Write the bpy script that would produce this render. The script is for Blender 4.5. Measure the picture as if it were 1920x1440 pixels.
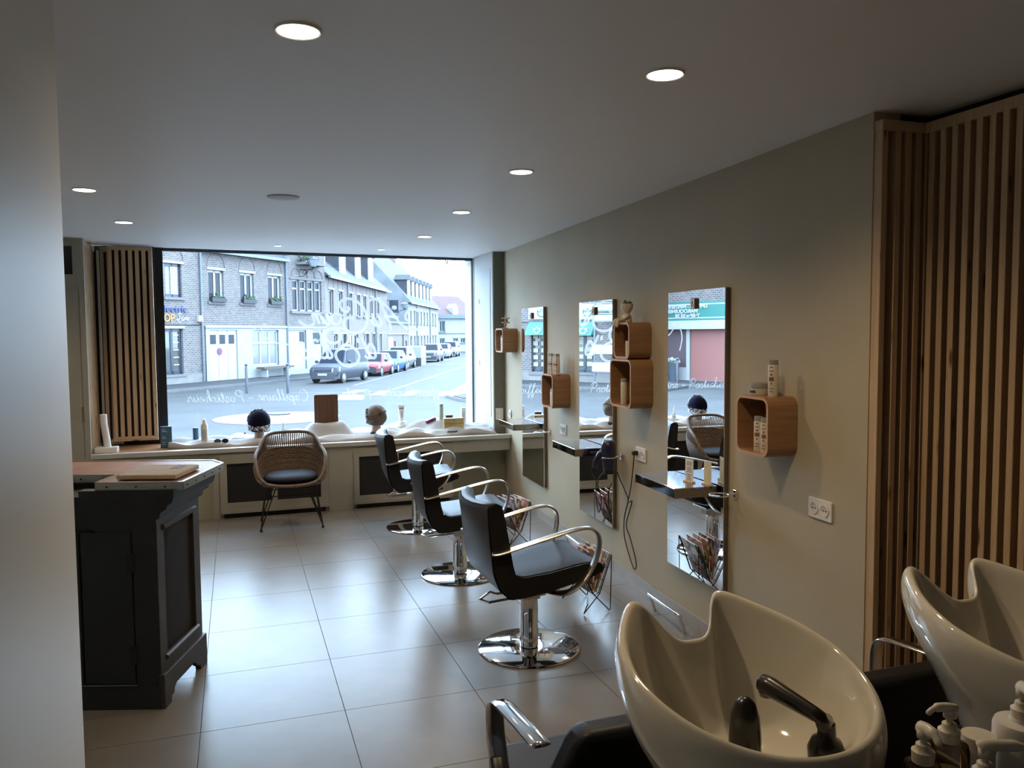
import bpy, bmesh, math, random
from mathutils import Vector, Matrix
random.seed(7)
for o in list(bpy.data.objects): bpy.data.objects.remove(o)
sc = bpy.context.scene
COL = sc.collection
# ---------------------------------------------------------------- camera
F_PX, YAW, PITCH, ROLL = 1520.9, .3282, -.0631, -.0076
CAM_Z, CEIL = 1.668, 2.497
cy, sy, cp, sp = math.cos(YAW), math.sin(YAW), math.cos(PITCH), math.sin(PITCH)
FWD = Vector((sy*cp, cy*cp, sp)); RT = Vector((cy, -sy, 0)); UP = RT.cross(FWD)
RT2 = RT*math.cos(ROLL)+UP*math.sin(ROLL); UP2 = UP*math.cos(ROLL)-RT*math.sin(ROLL)
cd = bpy.data.cameras.new('camera'); cam = bpy.data.objects.new('camera', cd); COL.objects.link(cam)
cd.sensor_fit = 'HORIZONTAL'; cd.sensor_width = 36; cd.lens = 36*F_PX/1920; cd.clip_start = .02; cd.clip_end = 600
cam.matrix_world = Matrix(((RT2.x, UP2.x, -FWD.x, 0), (RT2.y, UP2.y, -FWD.y, 0), (RT2.z, UP2.z, -FWD.z, CAM_Z), (0, 0, 0, 1)))
sc.camera = cam
EYE = Vector((0, 0, CAM_Z))
# ---------------------------------------------------------------- sky and exposure
SKY_STRENGTH = 11.0
wd_ = bpy.data.worlds.new('sky'); sc.world = wd_; wd_.use_nodes = True
bg = wd_.node_tree.nodes['Background']; bg.inputs[0].default_value = (.54, .76, 1.0, 1); bg.inputs[1].default_value = SKY_STRENGTH
LAMP_W = 34.0
LAMP_COL = (1.0, .75, .46)
vs = sc.view_settings
vs.view_transform = 'Standard'; vs.look = 'None'; vs.exposure = 0.8; vs.gamma = 1.0; vs.use_curve_mapping = False
# ---------------------------------------------------------------- pixel -> ray helpers
def ray(u, v): return RT2*((u-960)/F_PX)+UP2*(-(v-720)/F_PX)+FWD
def on_plane(u, v, n, p):
    r = ray(u, v); n = Vector(n); t = n.dot(Vector(p)-EYE)/n.dot(r); return EYE+r*t
def on_z(u, v, z): return on_plane(u, v, (0, 0, 1), (0, 0, z))
def on_y(u, v, y): return on_plane(u, v, (0, 1, 0), (0, y, 0))
# ---------------------------------------------------------------- materials
MATS = {}
def mat(name, col, rough=.6, metal=0, coat=0, spec=.5, noise=0, nscale=8, bump=0, bscale=60, emis=None, estr=0, trans=0, ior=1.45, sheen=0, alpha=1, stretch=None):
    if name in MATS: return MATS[name]
    m = bpy.data.materials.new(name); m.use_nodes = True; nt = m.node_tree; b = nt.nodes['Principled BSDF']
    b.inputs['Base Color'].default_value = (*col, 1); b.inputs['Roughness'].default_value = rough; b.inputs['Metallic'].default_value = metal
    b.inputs['Coat Weight'].default_value = coat; b.inputs['Coat Roughness'].default_value = .05; b.inputs['Specular IOR Level'].default_value = spec
    b.inputs['Transmission Weight'].default_value = trans; b.inputs['IOR'].default_value = ior; b.inputs['Alpha'].default_value = alpha
    if emis: b.inputs['Emission Color'].default_value = (*emis, 1); b.inputs['Emission Strength'].default_value = estr
    tc = None
    if noise or bump:
        tc = nt.nodes.new('ShaderNodeTexCoord'); mp = nt.nodes.new('ShaderNodeMapping'); nt.links.new(tc.outputs['Object'], mp.inputs[0])
        if stretch: mp.inputs['Scale'].default_value = stretch
    if noise:
        n = nt.nodes.new('ShaderNodeTexNoise'); n.inputs['Scale'].default_value = nscale; n.inputs['Detail'].default_value = 6
        nt.links.new(mp.outputs[0], n.inputs['Vector'])
        cr = nt.nodes.new('ShaderNodeValToRGB'); cr.color_ramp.elements[0].position = .3; cr.color_ramp.elements[1].position = .7
        cr.color_ramp.elements[0].color = (*[c*(1-noise) for c in col], 1); cr.color_ramp.elements[1].color = (*[min(1, c*(1+noise*.6)) for c in col], 1)
        nt.links.new(n.outputs['Fac'], cr.inputs[0]); nt.links.new(cr.outputs[0], b.inputs['Base Color'])
    if bump:
        n2 = nt.nodes.new('ShaderNodeTexNoise'); n2.inputs['Scale'].default_value = bscale; n2.inputs['Detail'].default_value = 4
        nt.links.new(mp.outputs[0], n2.inputs['Vector'])
        bp = nt.nodes.new('ShaderNodeBump'); bp.inputs['Strength'].default_value = bump; bp.inputs['Distance'].default_value = .01
        nt.links.new(n2.outputs['Fac'], bp.inputs['Height']); nt.links.new(bp.outputs[0], b.inputs['Normal'])
    MATS[name] = m; return m
def wood(name, c1, c2, rough=.5, axis='Z', knots=False, scale=1.0):
    if name in MATS: return MATS[name]
    m = bpy.data.materials.new(name); m.use_nodes = True; nt = m.node_tree; b = nt.nodes['Principled BSDF']; b.inputs['Roughness'].default_value = rough
    tc = nt.nodes.new('ShaderNodeTexCoord'); mp = nt.nodes.new('ShaderNodeMapping')
    oi = nt.nodes.new('ShaderNodeObjectInfo'); ad = nt.nodes.new('ShaderNodeVectorMath'); ad.operation = 'ADD'
    mu = nt.nodes.new('ShaderNodeVectorMath'); mu.operation = 'SCALE'; mu.inputs[3].default_value = 37.0
    cb = nt.nodes.new('ShaderNodeCombineXYZ')
    for i in range(3): nt.links.new(oi.outputs['Random'], cb.inputs[i])
    nt.links.new(cb.outputs[0], mu.inputs[0]); nt.links.new(tc.outputs['Object'], ad.inputs[0]); nt.links.new(mu.outputs[0], ad.inputs[1]); nt.links.new(ad.outputs[0], mp.inputs[0])
    s = [60*scale]*3; s['XYZ'.index(axis)] = 2.2*scale; mp.inputs['Scale'].default_value = s
    n = nt.nodes.new('ShaderNodeTexNoise'); n.inputs['Scale'].default_value = 1.0; n.inputs['Detail'].default_value = 5; n.inputs['Distortion'].default_value = .6
    nt.links.new(mp.outputs[0], n.inputs['Vector'])
    cr = nt.nodes.new('ShaderNodeValToRGB'); cr.color_ramp.elements[0].position = .3; cr.color_ramp.elements[1].position = .72
    cr.color_ramp.elements[0].color = (*c2, 1); cr.color_ramp.elements[1].color = (*c1, 1); nt.links.new(n.outputs['Fac'], cr.inputs[0])
    out = cr.outputs[0]
    if knots:
        mp2 = nt.nodes.new('ShaderNodeMapping'); k = [16.0]*3; k['XYZ'.index(axis)] = 3.2; mp2.inputs['Scale'].default_value = k; nt.links.new(ad.outputs[0], mp2.inputs[0])
        vo = nt.nodes.new('ShaderNodeTexVoronoi'); vo.inputs['Scale'].default_value = 1.0; nt.links.new(mp2.outputs[0], vo.inputs['Vector'])
        c3 = nt.nodes.new('ShaderNodeValToRGB'); c3.color_ramp.elements[0].position = .07; c3.color_ramp.elements[1].position = .15
        c3.color_ramp.elements[0].color = (1, 1, 1, 1); c3.color_ramp.elements[1].color = (0, 0, 0, 1); nt.links.new(vo.outputs['Distance'], c3.inputs[0])
        mx = nt.nodes.new('ShaderNodeMix'); mx.data_type = 'RGBA'; nt.links.new(c3.outputs[0], mx.inputs[0]); nt.links.new(out, mx.inputs[6])
        mx.inputs[7].default_value = (c2[0]*.28, c2[1]*.2, c2[2]*.15, 1); out = mx.outputs[2]
    nt.links.new(out, b.inputs['Base Color'])
    bp = nt.nodes.new('ShaderNodeBump'); bp.inputs['Strength'].default_value = .12; bp.inputs['Distance'].default_value = .002
    nt.links.new(n.outputs['Fac'], bp.inputs['Height']); nt.links.new(bp.outputs[0], b.inputs['Normal'])
    MATS[name] = m; return m
def brick(name, c1, c2, mortar, bw=.22, bh=.075):
    if name in MATS: return MATS[name]
    m = bpy.data.materials.new(name); m.use_nodes = True; nt = m.node_tree; b = nt.nodes['Principled BSDF']; b.inputs['Roughness'].default_value = .85
    tc = nt.nodes.new('ShaderNodeTexCoord'); sx = nt.nodes.new('ShaderNodeSeparateXYZ'); cb = nt.nodes.new('ShaderNodeCombineXYZ')
    nt.links.new(tc.outputs['Object'], sx.inputs[0])
    a = nt.nodes.new('ShaderNodeMath'); a.operation = 'ADD'; nt.links.new(sx.outputs[0], a.inputs[0]); nt.links.new(sx.outputs[1], a.inputs[1])
    nt.links.new(a.outputs[0], cb.inputs[0]); nt.links.new(sx.outputs[2], cb.inputs[1])
    t = nt.nodes.new('ShaderNodeTexBrick'); t.inputs['Scale'].default_value = 1; t.inputs['Brick Width'].default_value = bw; t.inputs['Row Height'].default_value = bh
    t.inputs['Mortar Size'].default_value = .011; t.inputs['Color1'].default_value = (*c1, 1); t.inputs['Color2'].default_value = (*c2, 1); t.inputs['Mortar'].default_value = (*mortar, 1)
    nt.links.new(cb.outputs[0], t.inputs['Vector'])
    n = nt.nodes.new('ShaderNodeTexNoise'); n.inputs['Scale'].default_value = 3.5; n.inputs['Detail'].default_value = 6; nt.links.new(tc.outputs['Object'], n.inputs['Vector'])
    mx = nt.nodes.new('ShaderNodeMix'); mx.data_type = 'RGBA'; mx.blend_type = 'MULTIPLY'; mx.inputs[0].default_value = .45
    nt.links.new(t.outputs['Color'], mx.inputs[6]); nt.links.new(n.outputs['Color'], mx.inputs[7])
    cr = nt.nodes.new('ShaderNodeValToRGB'); cr.color_ramp.elements[0].position = .3; cr.color_ramp.elements[0].color = (.5, .5, .5, 1); cr.color_ramp.elements[1].position = .65
    nt.links.new(n.outputs['Fac'], cr.inputs[0]); nt.links.new(cr.outputs[0], mx.inputs[7])
    nt.links.new(mx.outputs[2], b.inputs['Base Color'])
    MATS[name] = m; return m
def roofmat(name, c1, c2, bw=.3, bh=.3):
    return brick(name, c1, c2, tuple(x*.45 for x in c2), bw, bh)
def glass_mat(name, tint=(1, 1, 1), refl=.07, rough=0.0):
    if name in MATS: return MATS[name]
    m = bpy.data.materials.new(name); m.use_nodes = True; nt = m.node_tree; nt.nodes.clear()
    o = nt.nodes.new('ShaderNodeOutputMaterial'); mx = nt.nodes.new('ShaderNodeMixShader'); t = nt.nodes.new('ShaderNodeBsdfTransparent'); g = nt.nodes.new('ShaderNodeBsdfGlossy')
    t.inputs[0].default_value = (*tint, 1); g.inputs['Roughness'].default_value = rough
    lw = nt.nodes.new('ShaderNodeFresnel'); lw.inputs[0].default_value = 1.0+refl*6
    nt.links.new(lw.outputs[0], mx.inputs[0]); nt.links.new(t.outputs[0], mx.inputs[1]); nt.links.new(g.outputs[0], mx.inputs[2]); nt.links.new(mx.outputs[0], o.inputs[0])
    MATS[name] = m; return m
# ---------------------------------------------------------------- mesh collector
class MB:
    def __init__(s): s.v = []; s.f = []
    def add(s, vs, fs):
        k = len(s.v); s.v += [tuple(x) for x in vs]; s.f += [tuple(i+k for i in f) for f in fs]; return s
    def box(s, x0, x1, y0, y1, z0, z1):
        return s.add([(x0, y0, z0), (x1, y0, z0), (x1, y1, z0), (x0, y1, z0), (x0, y0, z1), (x1, y0, z1), (x1, y1, z1), (x0, y1, z1)],
                     [(0, 3, 2, 1), (4, 5, 6, 7), (0, 1, 5, 4), (1, 2, 6, 5), (2, 3, 7, 6), (3, 0, 4, 7)])
    def prism(s, poly, a, b, ax='z'):
        n = len(poly)
        def P(p, t): return {'z': (p[0], p[1], t), 'y': (p[0], t, p[1]), 'x': (t, p[0], p[1])}[ax]
        return s.add([P(p, a) for p in poly]+[P(p, b) for p in poly], [tuple(range(n))[::-1], tuple(range(n, 2*n))]+[(i, (i+1) % n, n+(i+1) % n, n+i) for i in range(n)])
    def loft(s, rings, caps=True, closed=True, loop=False):
        n = len(rings[0]); vs = [p for r in rings for p in r]; fs = []
        m = len(rings)
        for j in range(m if loop else m-1):
            j2 = (j+1) % m
            for i in range(n if closed else n-1): fs.append((j*n+i, j*n+(i+1) % n, j2*n+(i+1) % n, j2*n+i))
        if caps and closed and not loop: fs += [tuple(range(n))[::-1], tuple(range((m-1)*n, m*n))]
        return s.add(vs, fs)
    def cyl(s, p0, p1, r0, r1=None, n=16, caps=True):
        p0 = Vector(p0); p1 = Vector(p1); d = (p1-p0).normalized(); a = d.orthogonal().normalized(); b = d.cross(a); r1 = r0 if r1 is None else r1
        R = lambda c, r: [c+(a*math.cos(t)+b*math.sin(t))*r for t in [2*math.pi*i/n for i in range(n)]]
        return s.loft([R(p0, r0), R(p1, r1)], caps)
    def tube(s, pts, r, n=8, closed=False, flat=None, up=None, caps=True):
        P = [Vector(p) for p in pts]; m = len(P); rings = []; a = None
        for i in range(m):
            if closed: d = P[(i+1) % m]-P[i-1]
            else: d = P[min(i+1, m-1)]-P[max(i-1, 0)]
            d = d.normalized()
            if up is not None: a = Vector(up)-d*d.dot(Vector(up)); a.normalize()
            elif a is None: a = d.orthogonal().normalized()
            else: a = (a-d*d.dot(a)).normalized()
            b = d.cross(a); ri = r[i] if isinstance(r, (list, tuple)) else r
            ra, rb = (ri, ri) if flat is None else (ri*flat[0], ri*flat[1])
            rings.append([P[i]+a*math.cos(t)*ra+b*math.sin(t)*rb for t in [2*math.pi*k/n for k in range(n)]])
        return s.loft(rings, caps=caps, loop=closed)
    def lathe(s, prof, n=24, c=(0, 0, 0), sx=1, sy=1):
        rings = [[(c[0]+r*sx*math.cos(t), c[1]+r*sy*math.sin(t), c[2]+z) for t in [2*math.pi*i/n for i in range(n)]] for r, z in prof]
        return s.loft(rings)
    def sphere(s, c, r, n=16, m=10):
        c = Vector(c); r = (r, r, r) if not isinstance(r, (tuple, list)) else r
        rings = [[(c.x+r[0]*math.sin(p)*math.cos(t), c.y+r[1]*math.sin(p)*math.sin(t), c.z+r[2]*math.cos(p)) for t in [2*math.pi*i/n for i in range(n)]] for p in [math.pi*(j+.04)/(m+.08) for j in range(m+1)]]
        return s.loft(rings)
    def grid(s, fn, nu, nv):
        vs = [fn(i/nu, j/nv) for j in range(nv+1) for i in range(nu+1)]
        return s.add(vs, [(j*(nu+1)+i, j*(nu+1)+i+1, (j+1)*(nu+1)+i+1, (j+1)*(nu+1)+i) for j in range(nv) for i in range(nu)])
    def build(s, name, m=None, parent=None, smooth=False, bevel=0, seg=2, loc=None, rz=None, solid=0, subsurf=0, recalc=True):
        me = bpy.data.meshes.new(name); me.from_pydata(s.v, [], s.f)
        if recalc:
            bm = bmesh.new(); bm.from_mesh(me); bmesh.ops.recalc_face_normals(bm, faces=bm.faces); bm.to_mesh(me); bm.free()
        if smooth is True: me.polygons.foreach_set('use_smooth', [True]*len(me.polygons))
        elif smooth: me.polygons.foreach_set('use_smooth', [True]*len(me.polygons)); me.set_sharp_from_angle(angle=math.radians(smooth))
        o = bpy.data.objects.new(name, me); COL.objects.link(o)
        if m: me.materials.append(m)
        if parent: o.parent = parent
        if loc: o.location = loc
        if rz is not None: o.rotation_euler = (0, 0, rz)
        if solid: q = o.modifiers.new('solid', 'SOLIDIFY'); q.thickness = solid; q.offset = 0
        if bevel: q = o.modifiers.new('bevel', 'BEVEL'); q.width = bevel; q.segments = seg; q.limit_method = 'ANGLE'; q.angle_limit = math.radians(40)
        if subsurf: q = o.modifiers.new('sub', 'SUBSURF'); q.levels = subsurf; q.render_levels = subsurf
        return o
def tag(o, label=None, cat=None, group=None, kind=None):
    if label: o['label'] = label
    if cat: o['category'] = cat
    if group: o['group'] = group
    if kind: o['kind'] = kind
    return o
def thing(name, label, cat, loc=(0, 0, 0), rz=0, group=None):
    o = bpy.data.objects.new(name, None); COL.objects.link(o); o.location = loc; o.rotation_euler = (0, 0, rz); o.empty_display_size = .05
    return tag(o, label, cat, group)
def dup(root, loc=None, rz=None, label=None, group=None, parent=None):
    r = root.copy(); COL.objects.link(r)
    if parent is not None: r.parent = parent
    if loc is not None: r.location = loc
    if rz is not None: r.rotation_euler = (0, 0, rz)
    if label: r['label'] = label
    if group: r['group'] = group
    for ch in list(root.children): dup(ch, parent=r)
    return r
def struct(name, mb, m, **k): return tag(mb.build(name, m, **k), kind='structure')
def clip_poly(poly, a, b, c):   # keep a*x+b*y<=c
    out = []
    for i in range(len(poly)):
        p, q = poly[i], poly[(i+1) % len(poly)]; dp, dq = a*p[0]+b*p[1]-c, a*q[0]+b*q[1]-c
        if dp <= 0: out.append(p)
        if dp*dq < 0: t = dp/(dp-dq); out.append((p[0]+(q[0]-p[0])*t, p[1]+(q[1]-p[1])*t))
    return out
def panel_holes(x0, x1, z0, z1, rects, y0=0, depth=.15):
    """upright sheet in the XZ plane with rectangular openings and their reveals"""
    xs = sorted({x0, x1, *[min(max(r[i], x0), x1) for r in rects for i in (0, 1)]}); zs = sorted({z0, z1, *[min(max(r[i], z0), z1) for r in rects for i in (2, 3)]})
    mb = MB()
    for i in range(len(xs)-1):
        for j in range(len(zs)-1):
            cx, cz = (xs[i]+xs[i+1])/2, (zs[j]+zs[j+1])/2
            if any(r[0] < cx < r[1] and r[2] < cz < r[3] for r in rects): continue
            mb.add([(xs[i], y0, zs[j]), (xs[i+1], y0, zs[j]), (xs[i+1], y0, zs[j+1]), (xs[i], y0, zs[j+1])], [(0, 1, 2, 3)])
    for a, b, c, d in rects:
        mb.add([(a, y0, c), (b, y0, c), (b, y0, d), (a, y0, d), (a, y0+depth, c), (b, y0+depth, c), (b, y0+depth, d), (a, y0+depth, d)], [(0, 1, 5, 4), (1, 2, 6, 5), (2, 3, 7, 6), (3, 0, 4, 7)])
    return mb
def rrect(x0, x1, y0, y1, r, n=5):
    pts = []
    for cx, cy_, a in ((x1-r, y0+r, -90), (x1-r, y1-r, 0), (x0+r, y1-r, 90), (x0+r, y0+r, 180)):
        for i in range(n+1): t = math.radians(a+90*i/n); pts.append((cx+r*math.cos(t), cy_+r*math.sin(t)))
    return pts
def spline(pts, n=6, closed=False):
    P = [Vector(p) for p in pts]; out = []; m = len(P)
    for i in range(m if closed else m-1):
        if closed: a, b, c, d = P[i-1], P[i], P[(i+1) % m], P[(i+2) % m]
        else: a, b, c, d = P[max(i-1, 0)], P[i], P[i+1], P[min(i+2, m-1)]
        for k in range(n):
            t = k/n; out.append(.5*((2*b)+(c-a)*t+(2*a-5*b+4*c-d)*t*t+(3*b-a-3*c+d)*t**3))
    if not closed: out.append(P[-1])
    return out
def ribbon(mb, pts, w, nrm, taper=False):
    """flat painted stroke along pts, width w, lying in the plane with normal nrm"""
    P = [Vector(p) for p in pts]; m = len(P); L = []; R = []
    for i in range(m):
        d = (P[min(i+1, m-1)]-P[max(i-1, 0)]).normalized(); s = d.cross(Vector(nrm)).normalized(); h = w/2
        if taper: h *= .55+.45*math.sin(math.pi*i/(m-1))
        L.append(P[i]+s*h); R.append(P[i]-s*h)
    mb.add(L+R, [(i, i+1, m+i+1, m+i) for i in range(m-1)])
def text_mesh(name, body, size, m, parent, loc, rot, align='LEFT', shear=0, bold=0, extrude=.002, sx=1.0):
    c = bpy.data.curves.new(name, 'FONT'); c.body = body; c.size = size; c.align_x = align; c.shear = shear; c.extrude = extrude; c.offset = bold
    t = bpy.data.objects.new(name, c); COL.objects.link(t); bpy.context.view_layer.update()
    me = bpy.data.meshes.new_from_object(t.evaluated_get(bpy.context.evaluated_depsgraph_get())); bpy.data.objects.remove(t); bpy.data.curves.remove(c)
    o = bpy.data.objects.new(name, me); COL.objects.link(o); me.materials.clear(); me.materials.append(m); o.parent = parent; o.location = loc; o.rotation_euler = rot; o.scale = (sx, 1, 1)
    return o
# ---------------------------------------------------------------- shared materials
WHITE = mat('white_paint', (.78, .78, .77), .55)
CREAM = mat('cream_paint', (.33, .31, .255), .5, noise=.06, nscale=3)
WALLP = mat('taupe_wall_paint', (.44, .375, .262), .62, noise=.05, nscale=2.5, bump=.05, bscale=140)
CEILP = mat('ceiling_paint', (.86, .86, .87), .5, bump=.03, bscale=90)
GREENP = mat('dark_olive_paint', (.155, .16, .125), .6)
NEARP = mat('pale_wall_paint', (.58, .55, .48), .4, noise=.05, nscale=2)
TILE = mat('greige_floor_tile', (.20, .187, .173), .29, noise=.12, nscale=3.5, bump=.03, bscale=30, spec=.2)
TILEB = mat('greige_skirting_tile', (.36, .33, .30), .3, noise=.1, nscale=5)
GROUT = mat('grey_grout', (.13, .125, .12), .9)
CHROME = mat('chrome', (.82, .83, .85), .06, 1)
STEEL = mat('satin_steel', (.58, .55, .50), .28, 1)
BLACK = mat('black_leatherette', (.010, .010, .011), .45, spec=.3, bump=.08, bscale=180)
BACKL = mat('charcoal_leatherette', (.035, .033, .034), .42, bump=.1, bscale=220)
SEATL = mat('black_seat_leather', (.014, .014, .018), .46, spec=.2, bump=.05, bscale=60)
PINE = wood('pine', (.58, .415, .26), (.44, .295, .17), .5, 'Z', True)
PINEX = wood('pine_across', (.58, .415, .26), (.44, .295, .17), .5, 'X', True)
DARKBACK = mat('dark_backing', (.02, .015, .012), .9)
OAK = wood('oak_veneer', (.34, .185, .09), (.24, .12, .055), .42, 'Y', False, 1.0)
OAKEDGE = wood('oak_edge', (.58, .36, .21), (.48, .28, .155), .45, 'X', False, 1.2)
MIRROR = mat('mirror_silver', (.93, .94, .94), .0, 1)
BLACKM = mat('black_metal', (.01, .01, .01), .4)
CERAMIC = mat('white_ceramic', (.72, .68, .58), .07, coat=.8)
CLOTH = mat('white_cloth', (.38, .372, .36), .9, bump=.35, bscale=30)
PLASTW = mat('white_plastic', (.74, .72, .68), .35)
PLUG = mat('socket_plastic', (.72, .69, .64), .3)
DARKHOLE = mat('dark_slot', (.01, .01, .01), .9)
# ================================================================= ROOM SHELL
WA, WX, WY = .0565, 2.3855, 3.6
WD = Vector((math.sin(WA), math.cos(WA), 0)); WN = Vector((-math.cos(WA), math.sin(WA), 0)); WRZ = math.pi/2-WA
def wpt(s, off, z): return Vector((WX, WY, 0))+WD*s+WN*off+Vector((0, 0, z))
FRONT = 7.75
GO = Vector((-.65, 8.40, 0)); GA = math.atan2(.32, 3.18); GD = Vector((math.cos(GA), math.sin(GA), 0)); GNn = Vector((-GD.y, GD.x, 0))   # window plane, GNn points outdoors
GW = 3.196
def gpx(u, v):
    p = on_plane(u, v, GNn, GO); return (p-GO).dot(GD), p.z
# floor ------------------------------------------------------------
mb = MB(); mb.box(-2.4, 3.0, -1.6, 8.0, -.12, -.004)
floor = struct('floor', mb, GROUT)
T = .6; X0, Y0 = -.183, 5.961; whole = None
for i in range(-4, 6):
    for j in range(-4, 13):
        x, y = X0+i*T, Y0-j*T; g = .0016
        if x < -2.35 or y < -1.5: continue
        poly = [(x+g, y-T+g), (x+T-g, y-T+g), (x+T-g, y-g), (x+g, y-g)]
        full = list(poly)
        poly = clip_poly(poly, math.cos(WA), -math.sin(WA), math.cos(WA)*WX-math.sin(WA)*WY-.002) if y > 2.55 else clip_poly(poly, 1, 0, 2.6)
        if poly: poly = clip_poly(poly, 0, 1, 7.94)
        if len(poly) < 3: continue
        if len(poly) == 4 and all((Vector(a)-Vector(b)).length < 1e-6 for a, b in zip(poly, full)):
            if whole is None: whole = MB().prism([(g, g), (T-g, g), (T-g, T-g), (g, T-g)], -.008, 0).build('floor_tile', TILE, floor, loc=(x, y-T, 0)); continue
            o = whole.copy(); COL.objects.link(o); o.location = (x, y-T, 0); continue
        MB().prism(poly, -.008, 0).build('floor_tile', TILE, floor)
# ceiling ------------------------------------------------------------
mb = MB(); mb.prism([(-2.4, -1.6), (3.0, -1.6), (3.0, 8.73), (-2.4, 8.20)], CEIL, CEIL+.12)
struct('ceiling', mb, CEILP)
# right wall -----------------------------------------------------------
mb = MB(); mb.box(-1.072, 4.95, -.12, 0, 0, CEIL)
struct('wall_right', mb, WALLP, loc=(WX, WY, 0), rz=WRZ)
bb = struct('baseboard_right', MB().box(-1.07, 4.36, 0, .006, 0, .078), GROUT, loc=(WX, WY, 0), rz=WRZ)
k = 0
s = .829-.6*4
while s < 4.3:
    a, b = max(s, -1.07), min(s+.597, 4.36)
    if b > a: MB().box(a, b, .006, .014, 0, .082).build('skirting_tile', TILEB, bb)
    s += .6
# walls behind and left of the camera ----------------------------------
struct('wall_back', MB().box(-2.4, 3.0, -1.72, -1.6, 0, CEIL), NEARP)
struct('wall_left', MB().box(-2.52, -2.4, -1.6, 8.3, 0, CEIL), NEARP)
mb = MB(); mb.prism(rrect(-.45, -.296, -1.55, 1.712, .012, 3), 0, CEIL); struct('wall_partition', mb, NEARP, smooth=40)
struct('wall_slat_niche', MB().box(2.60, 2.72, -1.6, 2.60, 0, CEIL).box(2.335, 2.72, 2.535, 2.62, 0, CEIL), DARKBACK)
# slat cladding of the niche: each slat its own piece --------------------
clad = thing('slat_cladding', 'tall pine slat cladding lining the corner niche beside the shampoo basins', 'wall cladding', (0, 0, 0))
def slat(parent, x0, x1, y0, y1, z0, z1, m=PINE): return MB().box(x0, x1, y0, y1, z0, z1).build('slat', m, parent, bevel=.0015, seg=1)
slat(clad, 2.329, 2.356, 2.488, 2.530, 0, 2.42)
for x in (2.395, 2.445, 2.495, 2.542): slat(clad, x, x+.026, 2.488, 2.530, 0, 2.42)
MB().box(2.329, 2.566, 2.488, 2.530, 2.42, 2.46).build('top_rail', PINEX, clad)
y = 2.47; proto = None
while y > -1.5:
    if proto is None: proto = MB().box(0, .046, 0, .026, 0, 2.42).build('slat', PINE, clad, bevel=.0015, seg=1); proto.location = (2.535, y-.026, 0)
    else: o = proto.copy(); COL.objects.link(o); o.location = (2.535+random.uniform(-.0015, .0015), y-.026, 0)
    y -= .0525
MB().box(2.535, 2.581, -1.55, 2.486, 2.42, 2.46).build('top_rail', PINE, clad)
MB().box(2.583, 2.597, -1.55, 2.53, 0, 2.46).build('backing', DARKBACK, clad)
# parapet and display sill under the shop window -------------------------
par = struct('wall_front', MB().box(-1.2, 2.0, 7.76, 7.9, 0, .60).box(2.0, 2.72, 7.945, 8.05, 0, .60), GREENP)
par.data.materials[0] = mat('olive_cream_paint', (.30, .28, .20), .55)
struct('trim_1', MB().box(.80, 1.035, 7.738, 7.76, 0, .605).box(-.222, -.17, 7.738, 7.76, 0, .605).box(-1.2, 2.0, 7.742, 7.76, .56, .605), CREAM)
tag(MB().box(2.0, 2.61, 7.735, 7.955, .485, .604).build('shelf_box', CREAM, bevel=.003), 'cream boxed ledge under the sill in the corner below the light switch', 'ledge')
struct('wall_corner', MB().box(2.0, 2.68, 7.95, 7.99, 0, .485), GREENP)
struct('window_sill', MB().box(-1.205, 2.625, 7.715, 7.79, .605, .645), mat('sill_paint', (.44, .425, .385), .4), bevel=.004)
shelfw = wood('display_floor_wood', (.42, .22, .10), (.30, .15, .065), .35, 'X')
prism = [(-1.2, 7.79), (2.52, 7.79), (2.52, 8.70), (-1.2, 8.32)]
struct('display_floor', MB().prism(prism, .60, .640), shelfw)
# radiator covers ----------------------------------------------------------
MESH = mat('black_perforated_mesh', (.012, .012, .014), .7, bump=.5, bscale=700)
def rad_cover(x0, x1, holes, label):
    c = thing('radiator_cover', label, 'radiator cover', ((x0+x1)/2, FRONT, 0), 0, 'radiator covers under the shop window'); cx = (x0+x1)/2
    f = panel_holes(x0-cx, x1-cx, .05, .585, [(a-cx, b-cx, lo, hi) for a, b, lo, hi in holes], y0=-.022, depth=.02)
    f.box(x0-cx, x1-cx, -.032, -.022, .045, .075); f.build('frame', CREAM, c)
    for a, b, lo, hi in holes: MB().box(a-cx-.002, b-cx+.002, -.006, -.002, lo, hi).build('mesh_panel', MESH, c)
    MB().box(x0-cx+.03, x1-cx-.03, -.012, -.004, 0, .05).build('gap_shade_strip', DARKHOLE, c)  # near-black strip, its colour stands in for shade in the gap below the cover
rad_cover(-.165, .798, [(-.103, .283, .14, .50), (.335, .727, .14, .50)], 'cream radiator cover with two black mesh panels behind the wicker chair')
rad_cover(1.035, 1.998, [(1.087, 1.41, .125, .50), (1.468, 1.905, .125, .515)], 'cream radiator cover with two black mesh panels beside the corner ledge')
# corner pillar -------------------------------------------------------------
struct('wall_pillar', MB().box(2.516, 2.80, 7.95, 8.72, .6, CEIL), GREENP)
pil = struct('trim_2', MB().box(2.504, 2.516, 7.95, 8.60, .645, CEIL), mat('cool_white_paint', (.5, .5, .49), .45))
MB().box(2.499, 2.504, 8.02, 8.44, .80, 2.33).build('cupboard_door', MATS['cool_white_paint'], pil, bevel=.002)
MB().box(2.495, 2.5, 8.40, 8.415, 1.32, 1.37).box(2.495, 2.5, 8.40, 8.415, 1.98, 2.03).build('finger_slot', mat('grey_slot', (.25, .25, .25), .5), pil)
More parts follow.
